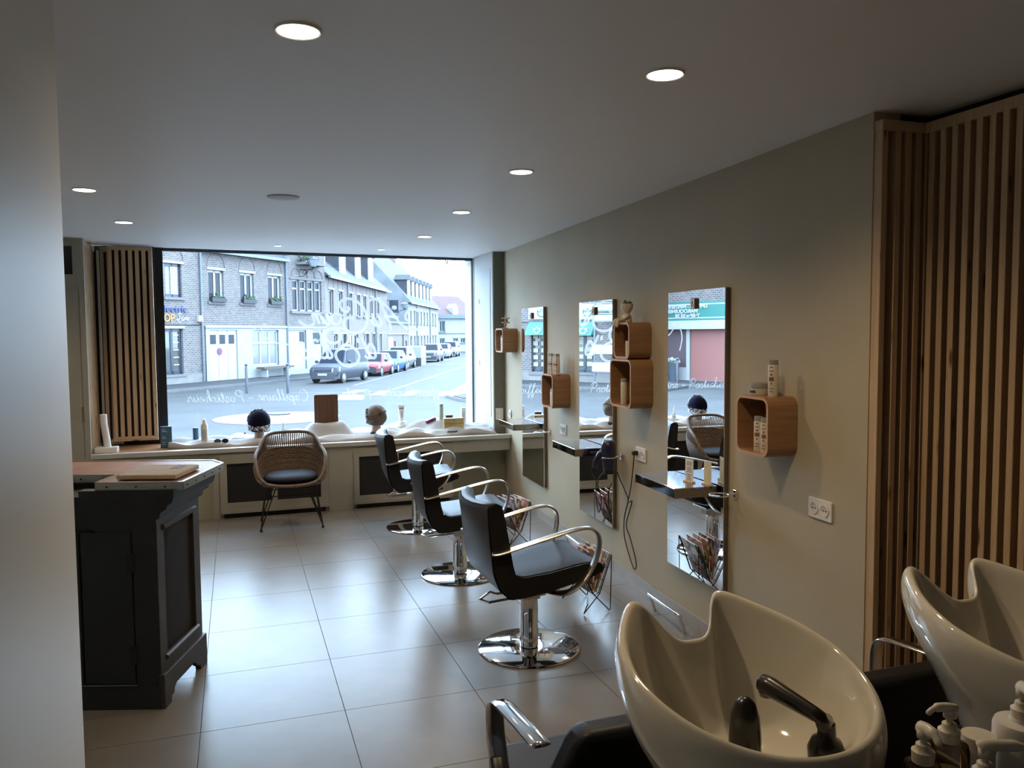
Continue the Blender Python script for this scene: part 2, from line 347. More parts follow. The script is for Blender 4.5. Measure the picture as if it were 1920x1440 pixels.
# shop window ------------------------------------------------------------------
FRB = mat('black_window_frame', (.008, .008, .009), .5); FRBR = mat('bronze_window_frame', (.22, .17, .13), .4)
win = struct('window_1', MB().box(-.06, .02, -.02, .05, .60, CEIL).box(0, GW, -.01, .05, CEIL-.028, CEIL), FRB, loc=GO, rz=GA)
MB().box(GW-.012, GW+.06, -.06, .06, .6, CEIL).box(.02, GW, 0, .05, .60, .655).build('jamb', FRBR, win)
MB().box(GW-.022, GW-.012, -.005, .03, .64, CEIL-.02).build('glazing_bead', FRB, win)
pane = MB(); pane.add([(.0, .02, .64), (GW, .02, .64), (GW, .02, CEIL-.02), (0, .02, CEIL-.02)], [(0, 1, 2, 3)])
pane.build('pane', glass_mat('shop_glass', (.97, .985, 1.0), .045), win)
MB().tube(spline([(2.86, -.012, 2.47), (2.86, -.03, 2.44), (2.87, -.03, 2.425), (2.88, -.03, 2.44), (2.88, -.012, 2.47)], 4), .006).build('hook', BLACKM, win)
struct('wall_outer', MB().box(GW+.03, GW+.8, .09, .35, -.9, 3.4).box(-2.3, -.05, .06, .35, -.9, 3.4).box(-2.3, GW+.8, .06, .35, CEIL, 3.6).box(-2.3, GW+.8, .06, .35, -.9, .62), brick('pale_brick_jamb', (.55, .52, .50), (.45, .42, .40), (.6, .6, .58)), loc=GO, rz=GA)
# left bay: cream door, slatted shutters ------------------------------------------
door = struct('door_1', panel_holes(-2.4, -1.245, 0, CEIL, [(-1.75, -1.287, 2.19, 2.43)], y0=0, depth=.04), CREAM, loc=(0, FRONT, 0))
MB().box(-2.4, -1.25, -.004, 0, 0, 2.055).build('door_leaf', CREAM, door)
MB().box(-1.76, -1.28, .03, .035, 2.18, 2.44).build('transom_pane', mat('dark_glass', (.01, .012, .016), .08), door)
MB().box(-1.243, -1.2, -.012, .03, 0, CEIL).box(-2.4, -1.243, -.012, 0, 2.075, 2.10).build('door_frame', CREAM, door)
MB().cyl((-1.247, -.012, .93), (-1.247, -.012, 1.06), .009).build('hinge', mat('old_brass', (.35, .28, .16), .4, 1), door)
MB().box(-1.243, -1.2, -.014, -.006, .70, 2.3).build('jamb_strip', CREAM, door)
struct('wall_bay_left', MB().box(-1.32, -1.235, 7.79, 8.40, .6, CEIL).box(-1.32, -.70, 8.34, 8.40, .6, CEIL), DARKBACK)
sp = thing('slat_lining', 'dark recessed pine slat lining on the side of the display bay', 'wall cladding', (-1.235, 7.8, .64))
for i in range(9): slat(sp, 0, .03, .03+i*.056, .06+i*.056, .03, 1.80)
MB().box(0, .03, .0, .54, 0, .03).build('bottom_rail', PINE, sp); MB().box(0, .032, .0, .54, 1.80, 1.845).build('top_rail', PINE, sp)
pw = tag(MB().box(-1.165, -1.15, 8.19, 8.25, .645, 2.44).build('post', CREAM), 'slim white upright post between the two pine slat panels', 'post')
sp = thing('slat_screen', 'narrow pine slat screen half hidden behind the wider slat shutter', 'slat screen', (-1.15, 8.31, .66))
for i in range(3): slat(sp, .0+i*.052, .03+i*.052, -.02, .01, .045, 1.775)
MB().box(0, .14, -.018, .008, 0, .045).build('rail', PINEX, sp); MB().box(0, .14, -.018, .008, 1.775, 1.82).build('rail', PINEX, sp)
sp = thing('slat_shutter', 'pine slat shutter panel with seven upright slats beside the black window frame', 'shutter', (-1.075, 8.20, .695))
for i in range(7): slat(sp, i*.0565, i*.0565+.033, 0, .028, .04, 1.752)
MB().box(0, .372, .0005, .0275, 0, .04).build('rail', PINEX, sp); MB().box(0, .372, .0005, .0275, 1.752, 1.785).build('rail', PINEX, sp)
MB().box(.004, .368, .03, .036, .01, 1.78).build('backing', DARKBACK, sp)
# ceiling lights ------------------------------------------------------------------
DISC = mat('lamp_diffuser', (1, .95, .85), .5, emis=(1.0, .86, .66), estr=9)
spots = [(.186, 2.334), (1.334, 2.366), (1.417, 3.99), (1.49, 5.423), (1.558, 6.867), (-.785, 5.185), (-.745, 6.575)]
small = [(.402, 7.915), (1.383, 8.008)]
names = ['beside the partition wall', 'above the shampoo basins', 'above the nearest styling chair', 'above the middle styling chair', 'above the styling chair by the radiator cover', 'above the reception desk', 'by the slat shutter', 'over the back of the salon', 'over the back passage']
def downlight(x, y, r, label, power, grp):
    t = thing('downlight', label, 'ceiling light', (x, y, CEIL), 0, grp)
    MB().lathe([(r*.8, 0), (r, 0), (r, -.004), (r*.93, -.007), (r*.84, -.004)], 28).build('trim_ring', WHITE, t, smooth=40)
    MB().lathe([(.001, -.005), (r*.5, -.0052), (r*.86, -.0055), (r*.86, -.001), (.001, -.001)], 28).build('diffuser', DISC, t)
    L = bpy.data.lights.new('downlight_lamp', 'SPOT'); L.energy = power; L.color = LAMP_COL; L.spot_size = math.radians(145); L.spot_blend = .8; L.shadow_soft_size = r*.8
    lo = bpy.data.objects.new('downlight_lamp', L); COL.objects.link(lo); lo.location = (x, y, CEIL-.012+0); lo.parent = t; lo.location = (0, 0, -.012)
for (x, y), n in zip(spots, names): downlight(x, y, .065, 'round recessed ceiling spot glowing warm white, '+n, LAMP_W, 'recessed ceiling spots')
for (x, y), n in zip(small, ('above the navy turban head', 'above the brown turban head')): downlight(x, y, .036, 'small recessed spot over the window display, '+n, LAMP_W*.3, 'small spots over the window display')
t = thing('ceiling_speaker', 'round grey flush grille in the ceiling, unlit', 'speaker', (.299, 5.134, CEIL))
MB().lathe([(.085, 0), (.095, 0), (.095, -.004), (.085, -.007)], 28).build('rim', mat('grey_plastic', (.36, .36, .38), .5), t, smooth=40)
MB().lathe([(.001, -.004), (.086, -.005), (.086, -.001), (.001, -.001)], 28).build('grille', mat('grey_grille', (.25, .25, .27), .7, bump=.5, bscale=500), t)
# ================================================================= RIGHT WALL: mirrors, consoles, cubes, sockets
# local wall frame: x along the wall towards the window, y into the room, z up
def on_wall(name, label, cat, s, z, group=None, off=0.0):
    p = wpt(s, off, z); return thing(name, label, cat, p, WRZ, group)
SIDE = mat('mirror_edge_grey', (.20, .18, .16), .35, .6)
places = ['in front of the nearest styling chair', 'with the hair dryer hanging at its edge', 'nearest the corner pillar']
mir = [(-.046, .565, -.018), (1.42, 2.05, -.010), (2.96, 3.60, -.009)]   # last: how far each hangs out of true with the wall, radians
for (a, b, tw), pl in zip(mir, places):
    m = on_wall('mirror', 'tall frameless wall mirror reflecting the street, '+pl, 'mirror', (a+b)/2, .315, 'tall styling mirrors', .005); w = (b-a)/2; m.rotation_euler[2] -= tw
    MB().box(-w, w, .001, .026, 0, 1.575).build('backing_frame', SIDE, m)
    MB().box(-w, w, .0262, .030, 0, 1.575).build('mirror_glass', MIRROR, m)
    pq = MB().box(-.022, .022, .030, .044, 1.475, 1.531).build('badge', mat('bronze_badge', (.16, .09, .06), .4), m); MB().box(-.018, .018, .044, .0445, 1.479, 1.527).build('badge_face', mat('badge_pale', (.82, .78, .70), .4), pq)
    MB().tube([(-.011, .0455, 1.488), (0, .0455, 1.52), (.011, .0455, 1.488)], .0016, 5).tube([(-.006, .0455, 1.501), (.006, .0455, 1.501)], .0014, 5).tube([(-.011, .0455, 1.488), (.011, .0455, 1.488)], .0014, 5).build('badge_mark', mat('badge_ink', (.12, .06, .04), .5), pq)
cons = [(-.005, 'with two upright cards on it'), (1.475, 'below the mirror with the hair dryer'), (3.04, 'near the corner pillar')]
BRONZE = mat('dark_chrome', (.30, .27, .25), .12, 1)
for s0, pl in cons:
    c = on_wall('console_shelf', 'polished chrome console shelf under a mirror, '+pl, 'shelf', s0+.24, .815, 'chrome console shelves', off=.042)
    MB().box(-.24, .24, 0, .245, .046, .053).build('top', mat('polished_top', (.55, .52, .50), .05, 1), c, bevel=.0015, seg=1)
    MB().box(-.24, -.236, 0, .243, 0, .046).build('side_panel', BRONZE, c); MB().box(.236, .24, 0, .243, 0, .046).build('side_panel', BRONZE, c)
    MB().box(-.235, .235, 0, .236, 0, .004).build('bottom', BRONZE, c)
    d = MB().box(-.235, .235, .2365, .2425, .004, .046).build('drawer_front', mat('black_chrome', (.09, .09, .10), .06, 1), c)
def dryer_ring(s, z, label):
    h = on_wall('dryer_holder', label, 'holder', s, z, 'chrome dryer holders')
    MB().box(-.014, .014, 0, .012, -.02, .02).cyl((0, .012, 0), (0, .05, 0), .007).build('bracket', CHROME, h, bevel=.002)
    MB().tube([(.0+.048*math.cos(t), .098+.048*math.sin(t), 0) for t in [2*math.pi*i/28 for i in range(28)]], .0045, 8, closed=True).build('ring', CHROME, h, smooth=True)
dryer_ring(-.124, .847, 'chrome ring holder on the wall beside the console with the two cards, empty')
dryer_ring(1.325, .825, 'chrome ring holder carrying the navy hair dryer')
dryer_ring(2.871, .813, 'chrome ring holder beside the console near the corner, empty')
# hair dryer in the middle holder -------------------------------------------------
NAVY = mat('navy_plastic', (.012, .016, .05), .3, coat=.3)
hd = on_wall('hair_dryer', 'navy hair dryer hanging nozzle down in a chrome ring beside the middle mirror', 'hair dryer', 1.325, .825)
MB().lathe([(.034, -.085), (.038, -.08), (.045, .0), (.053, .045), (.052, .085), (.040, .112), (.034, .114), (.030, .110)], 24, c=(0, .098, 0)).build('barrel', NAVY, hd, smooth=50)
MB().lathe([(.03, .0), (.031, .006), (.02, .007), (.001, .007)], 20, c=(0, .098, .108)).build('rear_grille', mat('black_grille', (.01, .01, .012), .6, bump=.4, bscale=400), hd, smooth=40)
MB().lathe([(.026, -.11), (.037, -.11), (.035, -.07), (.03, -.07)], 20, c=(0, .098, 0)).build('nozzle', mat('black_plastic', (.01, .01, .011), .35), hd, smooth=40)
MB().tube([(.01, .12, .045), (.03, .15, .02), (.045, .175, -.03), (.05, .18, -.075)], [.021, .022, .020, .017], 12, flat=(1, .8)).build('handle', NAVY, hd, smooth=True)
def wl(s, off, z): return (s-1.325, off, z-.825)
cord = spline([wl(1.425, .18, .75), wl(1.45, .17, .70), wl(1.55, .10, .62), wl(1.60, .08, .50), wl(1.55, .08, .40), wl(1.50, .08, .50), wl(1.47, .12, .62), wl(1.42, .10, .70), wl(1.37, .03, .72), wl(1.30, .02, .66), wl(1.23, .015, .60), wl(1.19, .015, .55), wl(1.24, .015, .45), wl(1.26, .015, .36), wl(1.23, .015, .26), wl(1.10, .015, .12), wl(1.06, .015, .17), wl(1.15, .015, .30), wl(1.22, .015, .38), wl(1.17, .015, .48), wl(1.13, .015, .56), wl(1.19, .015, .54), wl(1.15, .015, .64), wl(1.10, .02, .78), wl(1.06, .03, .885)], 7)
MB().tube(cord, .0038, 7).build('power_cord', BLACKM, hd, smooth=True)
MB().cyl(wl(1.055, .012, .888), wl(1.055, .045, .888), .016, .013).build('plug', BLACKM, hd, smooth=40)
# sockets ---------------------------------------------------------------------------
def socket(s, z, w, n, label):
    k = on_wall('wall_socket', label, 'socket', s, z, 'white wall sockets')
    MB().prism(rrect(-w/2, w/2, -.043, .043, .006, 3), 0, .009, 'y').build('face_plate', PLUG, k, bevel=.002)
    for i in range(n):
        cx = (i-(n-1)/2)*.071
        o = MB().add(*_ring_well(cx)).build('socket_well', PLUG, k, smooth=40)
        MB().cyl((cx-.0095, .0105, 0), (cx-.0095, .0125, 0), .003, n=8).cyl((cx+.0095, .0105, 0), (cx+.0095, .0125, 0), .003, n=8).build('pin_hole', DARKHOLE, o)
        MB().cyl((cx, .010, .013), (cx, .018, .013), .0025, n=8).build('earth_pin', STEEL, o)
def _ring_well(cx):
    m = MB(); n = 24
    rings = [[(cx+r*math.cos(t), y, r*math.sin(t)) for t in [2*math.pi*i/n for i in range(n)]] for r, y in ((.026, .009), (.026, .013), (.0235, .0135), (.0225, .0105), (.001, .0104))]
    m.loft(rings); return m.v, m.f
socket(4.159, .848, .086, 2, 'white double socket on the wall beside the corner pillar')
socket(2.516, .876, .15, 2, 'white double socket between the two far mirrors')
socket(1.013, .885, .15, 2, 'white double socket with the hair dryer plugged in')
socket(-.797, .909, .155, 2, 'white double socket on bare wall beside the pine slat cladding')
sw = thing('light_switch', 'white rocker switch on the dark olive pillar face', 'switch', (2.565, 7.95, .832), 0)
MB().prism(rrect(-.04, .04, -.06, .06, .005, 3), -.010, 0, 'y').build('face_plate', PLUG, sw); MB().box(-.022, .022, -.014, -.010, -.005, .04).box(-.022, .022, -.014, -.010, -.045, -.009).build('rocker', PLUG, sw, bevel=.002)
# oak cube shelves ------------------------------------------------------------------
def cube(s0, s1, z0, z1, label, t=.013):
    w, h = (s1-s0)/2, (z1-z0); d = .15
    c = on_wall('cube_shelf', label, 'shelf', (s0+s1)/2, z0, 'rounded oak cube shelves')
    r = .048; N = 7
    out = rrect(-w, w, 0, h, r, N); inn = rrect(-w+t, w-t, t, h-t, r-t, N); n = len(out)
    m = MB(); m.add([(p[0], 0, p[1]) for p in out]+[(p[0], d, p[1]) for p in out], [(i, (i+1) % n, n+(i+1) % n, n+i) for i in range(n)])
    m.add([(p[0], .003, p[1]) for p in inn]+[(p[0], d, p[1]) for p in inn], [(i, n+i, n+(i+1) % n, (i+1) % n) for i in range(n)])
    m.build('shell', OAK, c, smooth=50, recalc=False)
    e = MB(); e.add([(p[0], d, p[1]) for p in out]+[(p[0], d, p[1]) for p in inn], [(i, (i+1) % n, n+(i+1) % n, n+i) for i in range(n)])
    e.add([(p[0], d+.0015, p[1]) for p in out]+[(p[0], d+.0015, p[1]) for p in inn], [(i, (i+1) % n, n+(i+1) % n, n+i) for i in range(n)]); e.build('front_edge', OAKEDGE, c)
    b = MB(); b.prism(inn, .001, .004, 'y'); b.build('back_panel', OAK, c)
    return c
cube(-.624, -.362, 1.106, 1.374, 'rounded oak cube shelf beside the nearest mirror with a jar on top')
cube(.843, 1.174, 1.193, 1.497, 'larger rounded oak cube shelf, the lower of a stacked pair')
cube(.868, 1.112, 1.500, 1.727, 'smaller rounded oak cube shelf carrying a little planter, top of a stacked pair')
cube(2.353, 2.642, 1.062, 1.333, 'rounded oak cube shelf with a row of slim bottles on top')
cube(3.869, 4.157, 1.476, 1.711, 'rounded oak cube shelf by the corner pillar with a little sculpture on top')
# bottles and jars ------------------------------------------------------------------
BEIGE = mat('bottle_beige', (.58, .52, .42), .4); GREYCAP = mat('grey_cap', (.26, .25, .23), .35); PRINT = mat('brown_print', (.22, .10, .05), .6); PRINTD = mat('dark_print', (.05, .045, .04), .6)
def wbottle(s, off, z, h, r, label, cap=.022, grp='slim hair care bottles', rot=0, body=None, printed=True):
    t = on_wall('bottle', label, 'bottle', s, z, grp, off); t.rotation_euler[2] += rot
    MB().lathe([(.001, 0), (r*.93, 0), (r, .004), (r, h-cap-.004), (r*.9, h-cap), (.001, h-cap)], 18, sy=.75).build('body', body or BEIGE, t, smooth=50)
    MB().lathe([(r*.94, h-cap), (r*.94, h-.003), (r*.88, h), (.001, h)], 18, sy=.75).build('cap', GREYCAP, t, smooth=50)
    if printed:
        q = MB()
        for i, (zz, ww, hh) in enumerate([(.80, .3, .03), (.70, .45, .025), (.60, .2, .06), (.48, .5, .11), (.36, .15, .05), (.22, .4, .02), (.14, .4, .02)]):
            q.grid(lambda a, b: ((r+.0004)*math.sin((a-.5)*2*ww), .75*(r+.0006)*math.cos((a-.5)*2*ww), (zz+(b-.5)*hh)*h), 4, 1)
        q.build('printed_label', PRINT, t)
    return t
wbottle(-.560, .085, 1.374, .165, .024, 'tall pale bottle with brown print standing beside a low jar on the oak cube', rot=.5)
j = on_wall('jar', 'low round cream jar with grey lid on top of the nearest oak cube', 'jar', -.440, 1.374, None, .078)
MB().lathe([(.001, 0), (.040, 0), (.042, .003), (.042, .03), (.001, .03)], 24).build('body', BEIGE, j, smooth=50); MB().lathe([(.043, .030), (.043, .052), (.041, .055), (.001, .055)], 24).build('lid', GREYCAP, j, smooth=50)
q = MB(); q.grid(lambda a, b: (.0424*math.sin((a-.5)*1.2), .0424*math.cos((a-.5)*1.2), .01+.012*b), 6, 1); q.build('printed_label', PRINTD, j)
wbottle(-.475, .10, 1.119, .160, .024, 'pale bottle with grey cap inside the nearest oak cube, at the middle', rot=.5)
wbottle(-.550, .115, 1.119, .160, .022, 'pale bottle inside the nearest oak cube, against its side', rot=.5)
wbottle(1.065, .10, 1.206, .165, .026, 'cream bottle standing inside the larger stacked oak cube', printed=False)
wbottle(.975, .11, 1.513, .10, .022, 'small cream beaker inside the smaller stacked oak cube', cap=.002, printed=False)
for i in range(4): wbottle(2.385+i*.064, .10-.006*(i % 2), 1.333, .165, .0225, 'slim beige bottle with grey cap in the row on top of the oak cube', grp='row of four slim bottles', rot=.6)
wbottle(2.555, .09, 1.075, .13, .02, 'pale leaning bottle inside the oak cube under the row of bottles', printed=False)
wbottle(2.475, .11, 1.075, .14, .02, 'pale bottle inside the oak cube under the row of bottles, at its side', printed=False)
wbottle(4.06, .105, 1.489, .155, .02, 'white slim bottle inside the oak cube by the corner pillar', printed=False, body=PLASTW)
# planter figure ------------------------------------------------------------------
pf = on_wall('planter_figure', 'small cream ceramic figure sitting on the oak cube with a succulent in its bowl head', 'planter', 1.04, 1.727, None, .09); pf.scale = (1.22, 1.22, 1.22)
CER2 = mat('cream_glaze', (.62, .57, .45), .2, coat=.4)
MB().lathe([(.001, 0), (.026, 0), (.028, .012), (.022, .035), (.013, .046), (.015, .050), (.024, .060), (.032, .078), (.034, .098), (.031, .098), (.028, .082), (.001, .082)], 20).build('body', CER2, pf, smooth=60)
MB().tube(spline([(.012, .015, .014), (.02, .04, .014), (.022, .058, .008), (.022, .064, -.02)], 4), [.010]*8+[.009]*5, 8).build('leg', CER2, pf, smooth=True)
MB().tube(spline([(-.012, .015, .014), (-.016, .045, .012), (-.018, .06, .006), (-.018, .064, -.024)], 4), [.010]*8+[.009]*5, 8).build('leg', CER2, pf, smooth=True)
MB().tube(spline([(.022, .0, .04), (.032, .012, .03), (.022, .024, .02)], 4), .006, 8).build('arm', CER2, pf, smooth=True)
MB().tube(spline([(-.022, .0, .04), (-.032, .012, .03), (-.022, .024, .02)], 4), .006, 8).build('arm', CER2, pf, smooth=True)
g = MB()
for i in range(16):
    a = i*2.4; e = .5+.5*(i % 3)/2; L = .026+.01*random.random(); d = Vector((math.cos(a)*math.cos(e), math.sin(a)*math.cos(e), math.sin(e)))
    g.cyl((0, 0, .088), Vector((0, 0, .09))+d*L, .006, .0008, 5)
g.build('succulent', mat('dark_succulent', (.02, .035, .015), .6), pf)
# little wooden sculpture on the far cube
sc_ = on_wall('sculpture', 'small abstract stack of pale wooden beads and bars on the far oak cube', 'sculpture', 4.02, 1.711, None, .085)
MB().box(-.028, .028, -.02, .02, 0, .006).build('base', OAK, sc_)
WP = mat('pale_pink_wood', (.62, .45, .36), .5)
MB().cyl((0, 0, .006), (0, 0, .125), .004).cyl((0, -.035, .058), (0, .035, .058), .006).cyl((0, -.035, .10), (0, .035, .10), .006).build('bars', WP, sc_)
MB().sphere((0, 0, .035), .013).sphere((0, -.038, .058), .008).sphere((0, -.038, .10), .008).sphere((0, -.015, .08), (.014, .014, .018)).build('beads', OAK, sc_, smooth=True)
# cards on the nearest console
PAPER = mat('card_white', (.74, .72, .70), .6)
for s, off, lab, th in ((.13, .13, 'white price card with lines of text standing on the chrome console', .25), (.035, .075, 'blank cream card in a small wooden foot on the chrome console', .15)):
    c = on_wall('card_stand', lab, 'card', s, .868, 'upright cards on the console', off); c.rotation_euler[2] += th
    MB().box(-.03, .03, -.001, .001, .004, .125).build('card', PAPER if s > .1 else mat('card_cream', (.62, .58, .42), .6), c)
    MB().box(-.034, .034, -.012, .012, 0, .008).build('foot', mat('pale_wood_foot', (.55, .42, .26), .5), c)
    if s > .1:
        q = MB()
        for i in range(14):
            if i in (3, 8): continue
            w_ = .022*(.6+.4*random.random()); q.box(-w_, w_, -.0014, -.0011, .106-i*.0072, .1085-i*.0072); q.box(-w_, w_, .0011, .0014, .106-i*.0072, .1085-i*.0072)
        q.build('printed_lines', PRINTD, c)
# chrome foot rests at the skirting
for s0, pl in ((.25, 'under the nearest mirror'), (1.76, 'under the middle mirror'), (3.3, 'under the far mirror')):
    f = on_wall('foot_rest', 'low chrome foot rest bar along the skirting, '+pl, 'foot rest', s0+.19, 0, 'chrome foot rests')
    MB().cyl((-.2, .12, .10), (.2, .12, .10), .013, n=14).build('bar', CHROME, f, smooth=40)
    for e in (-.19, .19): MB().tube([(e, .12, .10), (e, .10, .05), (e, .085, 0)], .009, 8).build('foot', CHROME, f, smooth=40)
# ================================================================= STYLING CHAIRS
def styling_chair(loc, rz, label):
    t = thing('styling_chair', label, 'chair', loc, rz, 'hydraulic styling chairs facing the mirrors')
    MB().lathe([(.001, 0), (.262, 0), (.270, .004), (.268, .0105), (.262, .0130), (.06, .0142), (.001, .0142)], 48).build('base_disc', CHROME, t, smooth=40)
    MB().lathe([(.049, .018), (.049, .11), (.0475, .112), (.0475, .285)], 28).build('column', CHROME, t, smooth=40)
    MB().box(-.048, .048, -.05, .05, .275, .335).box(.02, .085, -.04, .04, .285, .345).box(-.10, .12, -.10, .10, .335, .352).build('pump_head', STEEL, t, bevel=.008)
    pd = [(-.03, .035, .302), (-.12, .036, .300), (-.17, .040, .300), (-.20, .048, .312), (-.265, .01, .292), (-.235, -.04, .287), (-.03, -.04, .300)]
    MB().tube(pd, .0065, 8).build('pump_pedal', CHROME, t, smooth=40)
    prof = [(-.350, .815), (-.318, .66), (-.278, .50), (-.240, .41), (-.19, .362), (-.12, .348), (.02, .365), (.24, .412), (.315, .44), (.325, .462), (.30, .488), (.22, .493), (.02, .462), (-.12, .452), (-.16, .470), (-.185, .53), (-.225, .66), (-.268, .79), (-.285, .832), (-.315, .846), (-.342, .838)]
    def bend(x, y, z):
        q = (y/.245)**2; k = max(0, min(1, (z-.46)/.38)); 
        return (x+.055*q*k+.0*q, y, z-(.012*(1-q) if z > .7 else 0)+(.006*q if z < .5 and x > -.15 else 0))
    ys = [-.245, -.235, -.18, -.09, 0, .09, .18, .235, .245]
    rings = []
    for i, y in enumerate(ys):
        sh = 1 if 0 < i < len(ys)-1 else .985
        rings.append([bend((p[0]+.02)*sh-.02, y, (p[1]-.55)*sh+.55) for p in prof])
    MB().loft(rings).build('shell', BLACK, t, smooth=50)
    back = prof[0:6][::-1]+[prof[20]]
    g = MB(); nu = len(ys)-1
    def bk(a, b):
        y = -.246+.492*a; i = b*(len(back)-1); k = min(int(i), len(back)-2); f = i-k
        x = back[k][0]+(back[k+1][0]-back[k][0])*f; z = back[k][1]+(back[k+1][1]-back[k][1])*f
        p = bend(x, y, z); return (p[0]-.005, p[1], p[2]-.002*(1-b))
    g.grid(bk, 12, 18); g.build('back_panel', BACKL, t, smooth=True)
    seat = prof[10:15]
    def stp(a, b):
        y = -.225+.45*a; i = b*(len(seat)-1); k = min(int(i), len(seat)-2); f = i-k
        p = bend(seat[k][0]+(seat[k+1][0]-seat[k][0])*f, y, seat[k][1]+(seat[k+1][1]-seat[k][1])*f)
        return (p[0], p[1], p[2]+.004+.010*(1-(2*a-1)**4)*math.sin(math.pi*b)**.5)
    MB().grid(stp, 14, 14).build('seat_pad', SEATL, t, smooth=True)
    for s in (-1, 1):
        y = .268*s
        path = spline([(-.285, y*.97, .600), (-.245, y, .602), (-.12, y*1.03, .632), (.06, y*1.04, .672), (.17, y*1.04, .690), (.235, y*1.04, .684), (.272, y*1.04, .645), (.272, y*1.03, .57), (.235, y*1.02, .48), (.175, y, .405), (.12, y*.93, .365), (.08, y*.7, .348), (.03, y*.4, .344)], 5)
        MB().tube(path, .0105, 12, flat=(2.7, .75), up=(0, 1, 0)).build('armrest', STEEL, t, smooth=True)
    return t
CH = [((1.43, 3.95, 0), .01, 'black styling chair on a chrome disc, in front of the mirror with the two cards'), ((1.435, 5.36, 0), -.05, 'black styling chair on a chrome disc, the middle one of the row'), ((1.45, 6.81, 0), -.07, 'black styling chair on a chrome disc, beside the radiator covers')]
c0 = styling_chair(*CH[0])
for loc, rz, lab in CH[1:]: dup(c0, loc, rz, lab)
# ================================================================= MAGAZINE RACKS
def rack(loc, rz, label):
    t = thing('magazine_rack', label, 'magazine rack', loc, rz, 'black wire magazine racks')
    for e in (-.15, .15):
        MB().tube([(-.10, e, .30), (-.015, e, .13), (0, e, .115), (.085, e, .004), (.09, e, .004), (.12, e, .34)][:0] or spline([(.10, e, .34), (.02, e, .115), (-.085, e, .006)], 1)+[(-.085, e, .006)], .0035, 6).tube([(-.115, e, .31), (-.02, e, .115), (.085, e, .006)], .0035, 6).tube([(-.085, e, .006), (-.06, e, .06)], .0035, 6).tube([(.10, e, .34), (.092, e, .006)], .003, 6).build('end_frame', BLACKM, t)
    m = MB()
    for k in range(4):
        f = k/3; m.tube([(-.02-.095*f, -.15, .115+.195*f), (-.02-.095*f, .15, .115+.195*f)], .0028, 6); m.tube([(.02+.08*f, -.15, .115+.225*f), (.02+.08*f, .15, .115+.225*f)], .0028, 6)
    m.build('long_wire', BLACKM, t); m = MB()
    for i in range(9):
        y = -.135+.27*i/8; m.tube([(-.115, y, .31), (-.02, y, .115), (0, y, .105), (.02, y, .115), (.10, y, .34)], .0022, 6)
    m.build('cross_wire', BLACKM, t)
    return t
r0 = rack((1.985, 4.47, 0), .05, 'black wire magazine rack beside the nearest styling chair')
rack_spots = [((1.985, 4.47, 0), .05, 'beside the nearest styling chair'), ((2.055, 6.07, 0), .08, 'beside the middle styling chair')]
dup(r0, rack_spots[1][0], rack_spots[1][1], 'black wire magazine rack beside the middle styling chair')
def cover_mat(i, cols):
    nm = 'magazine_cover_%d' % i
    if nm in MATS: return MATS[nm]
    m = bpy.data.materials.new(nm); m.use_nodes = True; nt = m.node_tree; b = nt.nodes['Principled BSDF']; b.inputs['Roughness'].default_value = .3
    tc = nt.nodes.new('ShaderNodeTexCoord'); v = nt.nodes.new('ShaderNodeTexVoronoi'); v.inputs['Scale'].default_value = 26+3*i
    nt.links.new(tc.outputs['Object'], v.inputs['Vector']); cr = nt.nodes.new('ShaderNodeValToRGB'); cr.color_ramp.interpolation = 'CONSTANT'
    for k, c in enumerate(cols):
        e = cr.color_ramp.elements[k] if k < 2 else cr.color_ramp.elements.new(k/len(cols))
        e.position = k/len(cols); e.color = (*c, 1)
    sx = nt.nodes.new('ShaderNodeSeparateColor'); nt.links.new(v.outputs['Color'], sx.inputs[0]); nt.links.new(sx.outputs[0], cr.inputs[0]); nt.links.new(cr.outputs[0], b.inputs['Base Color'])
    MATS[nm] = m; return m
palettes = [[(.75, .72, .68), (.6, .05, .12), (.8, .7, .65), (.05, .05, .05), (.15, .3, .12)], [(.8, .25, .4), (.8, .75, .7), (.1, .08, .08), (.75, .4, .35)], [(.7, .65, .55), (.3, .15, .08), (.1, .2, .1), (.75, .7, .3)], [(.08, .08, .1), (.7, .68, .66), (.5, .1, .1)], [(.6, .6, .62), (.2, .25, .35), (.75, .7, .66)]]
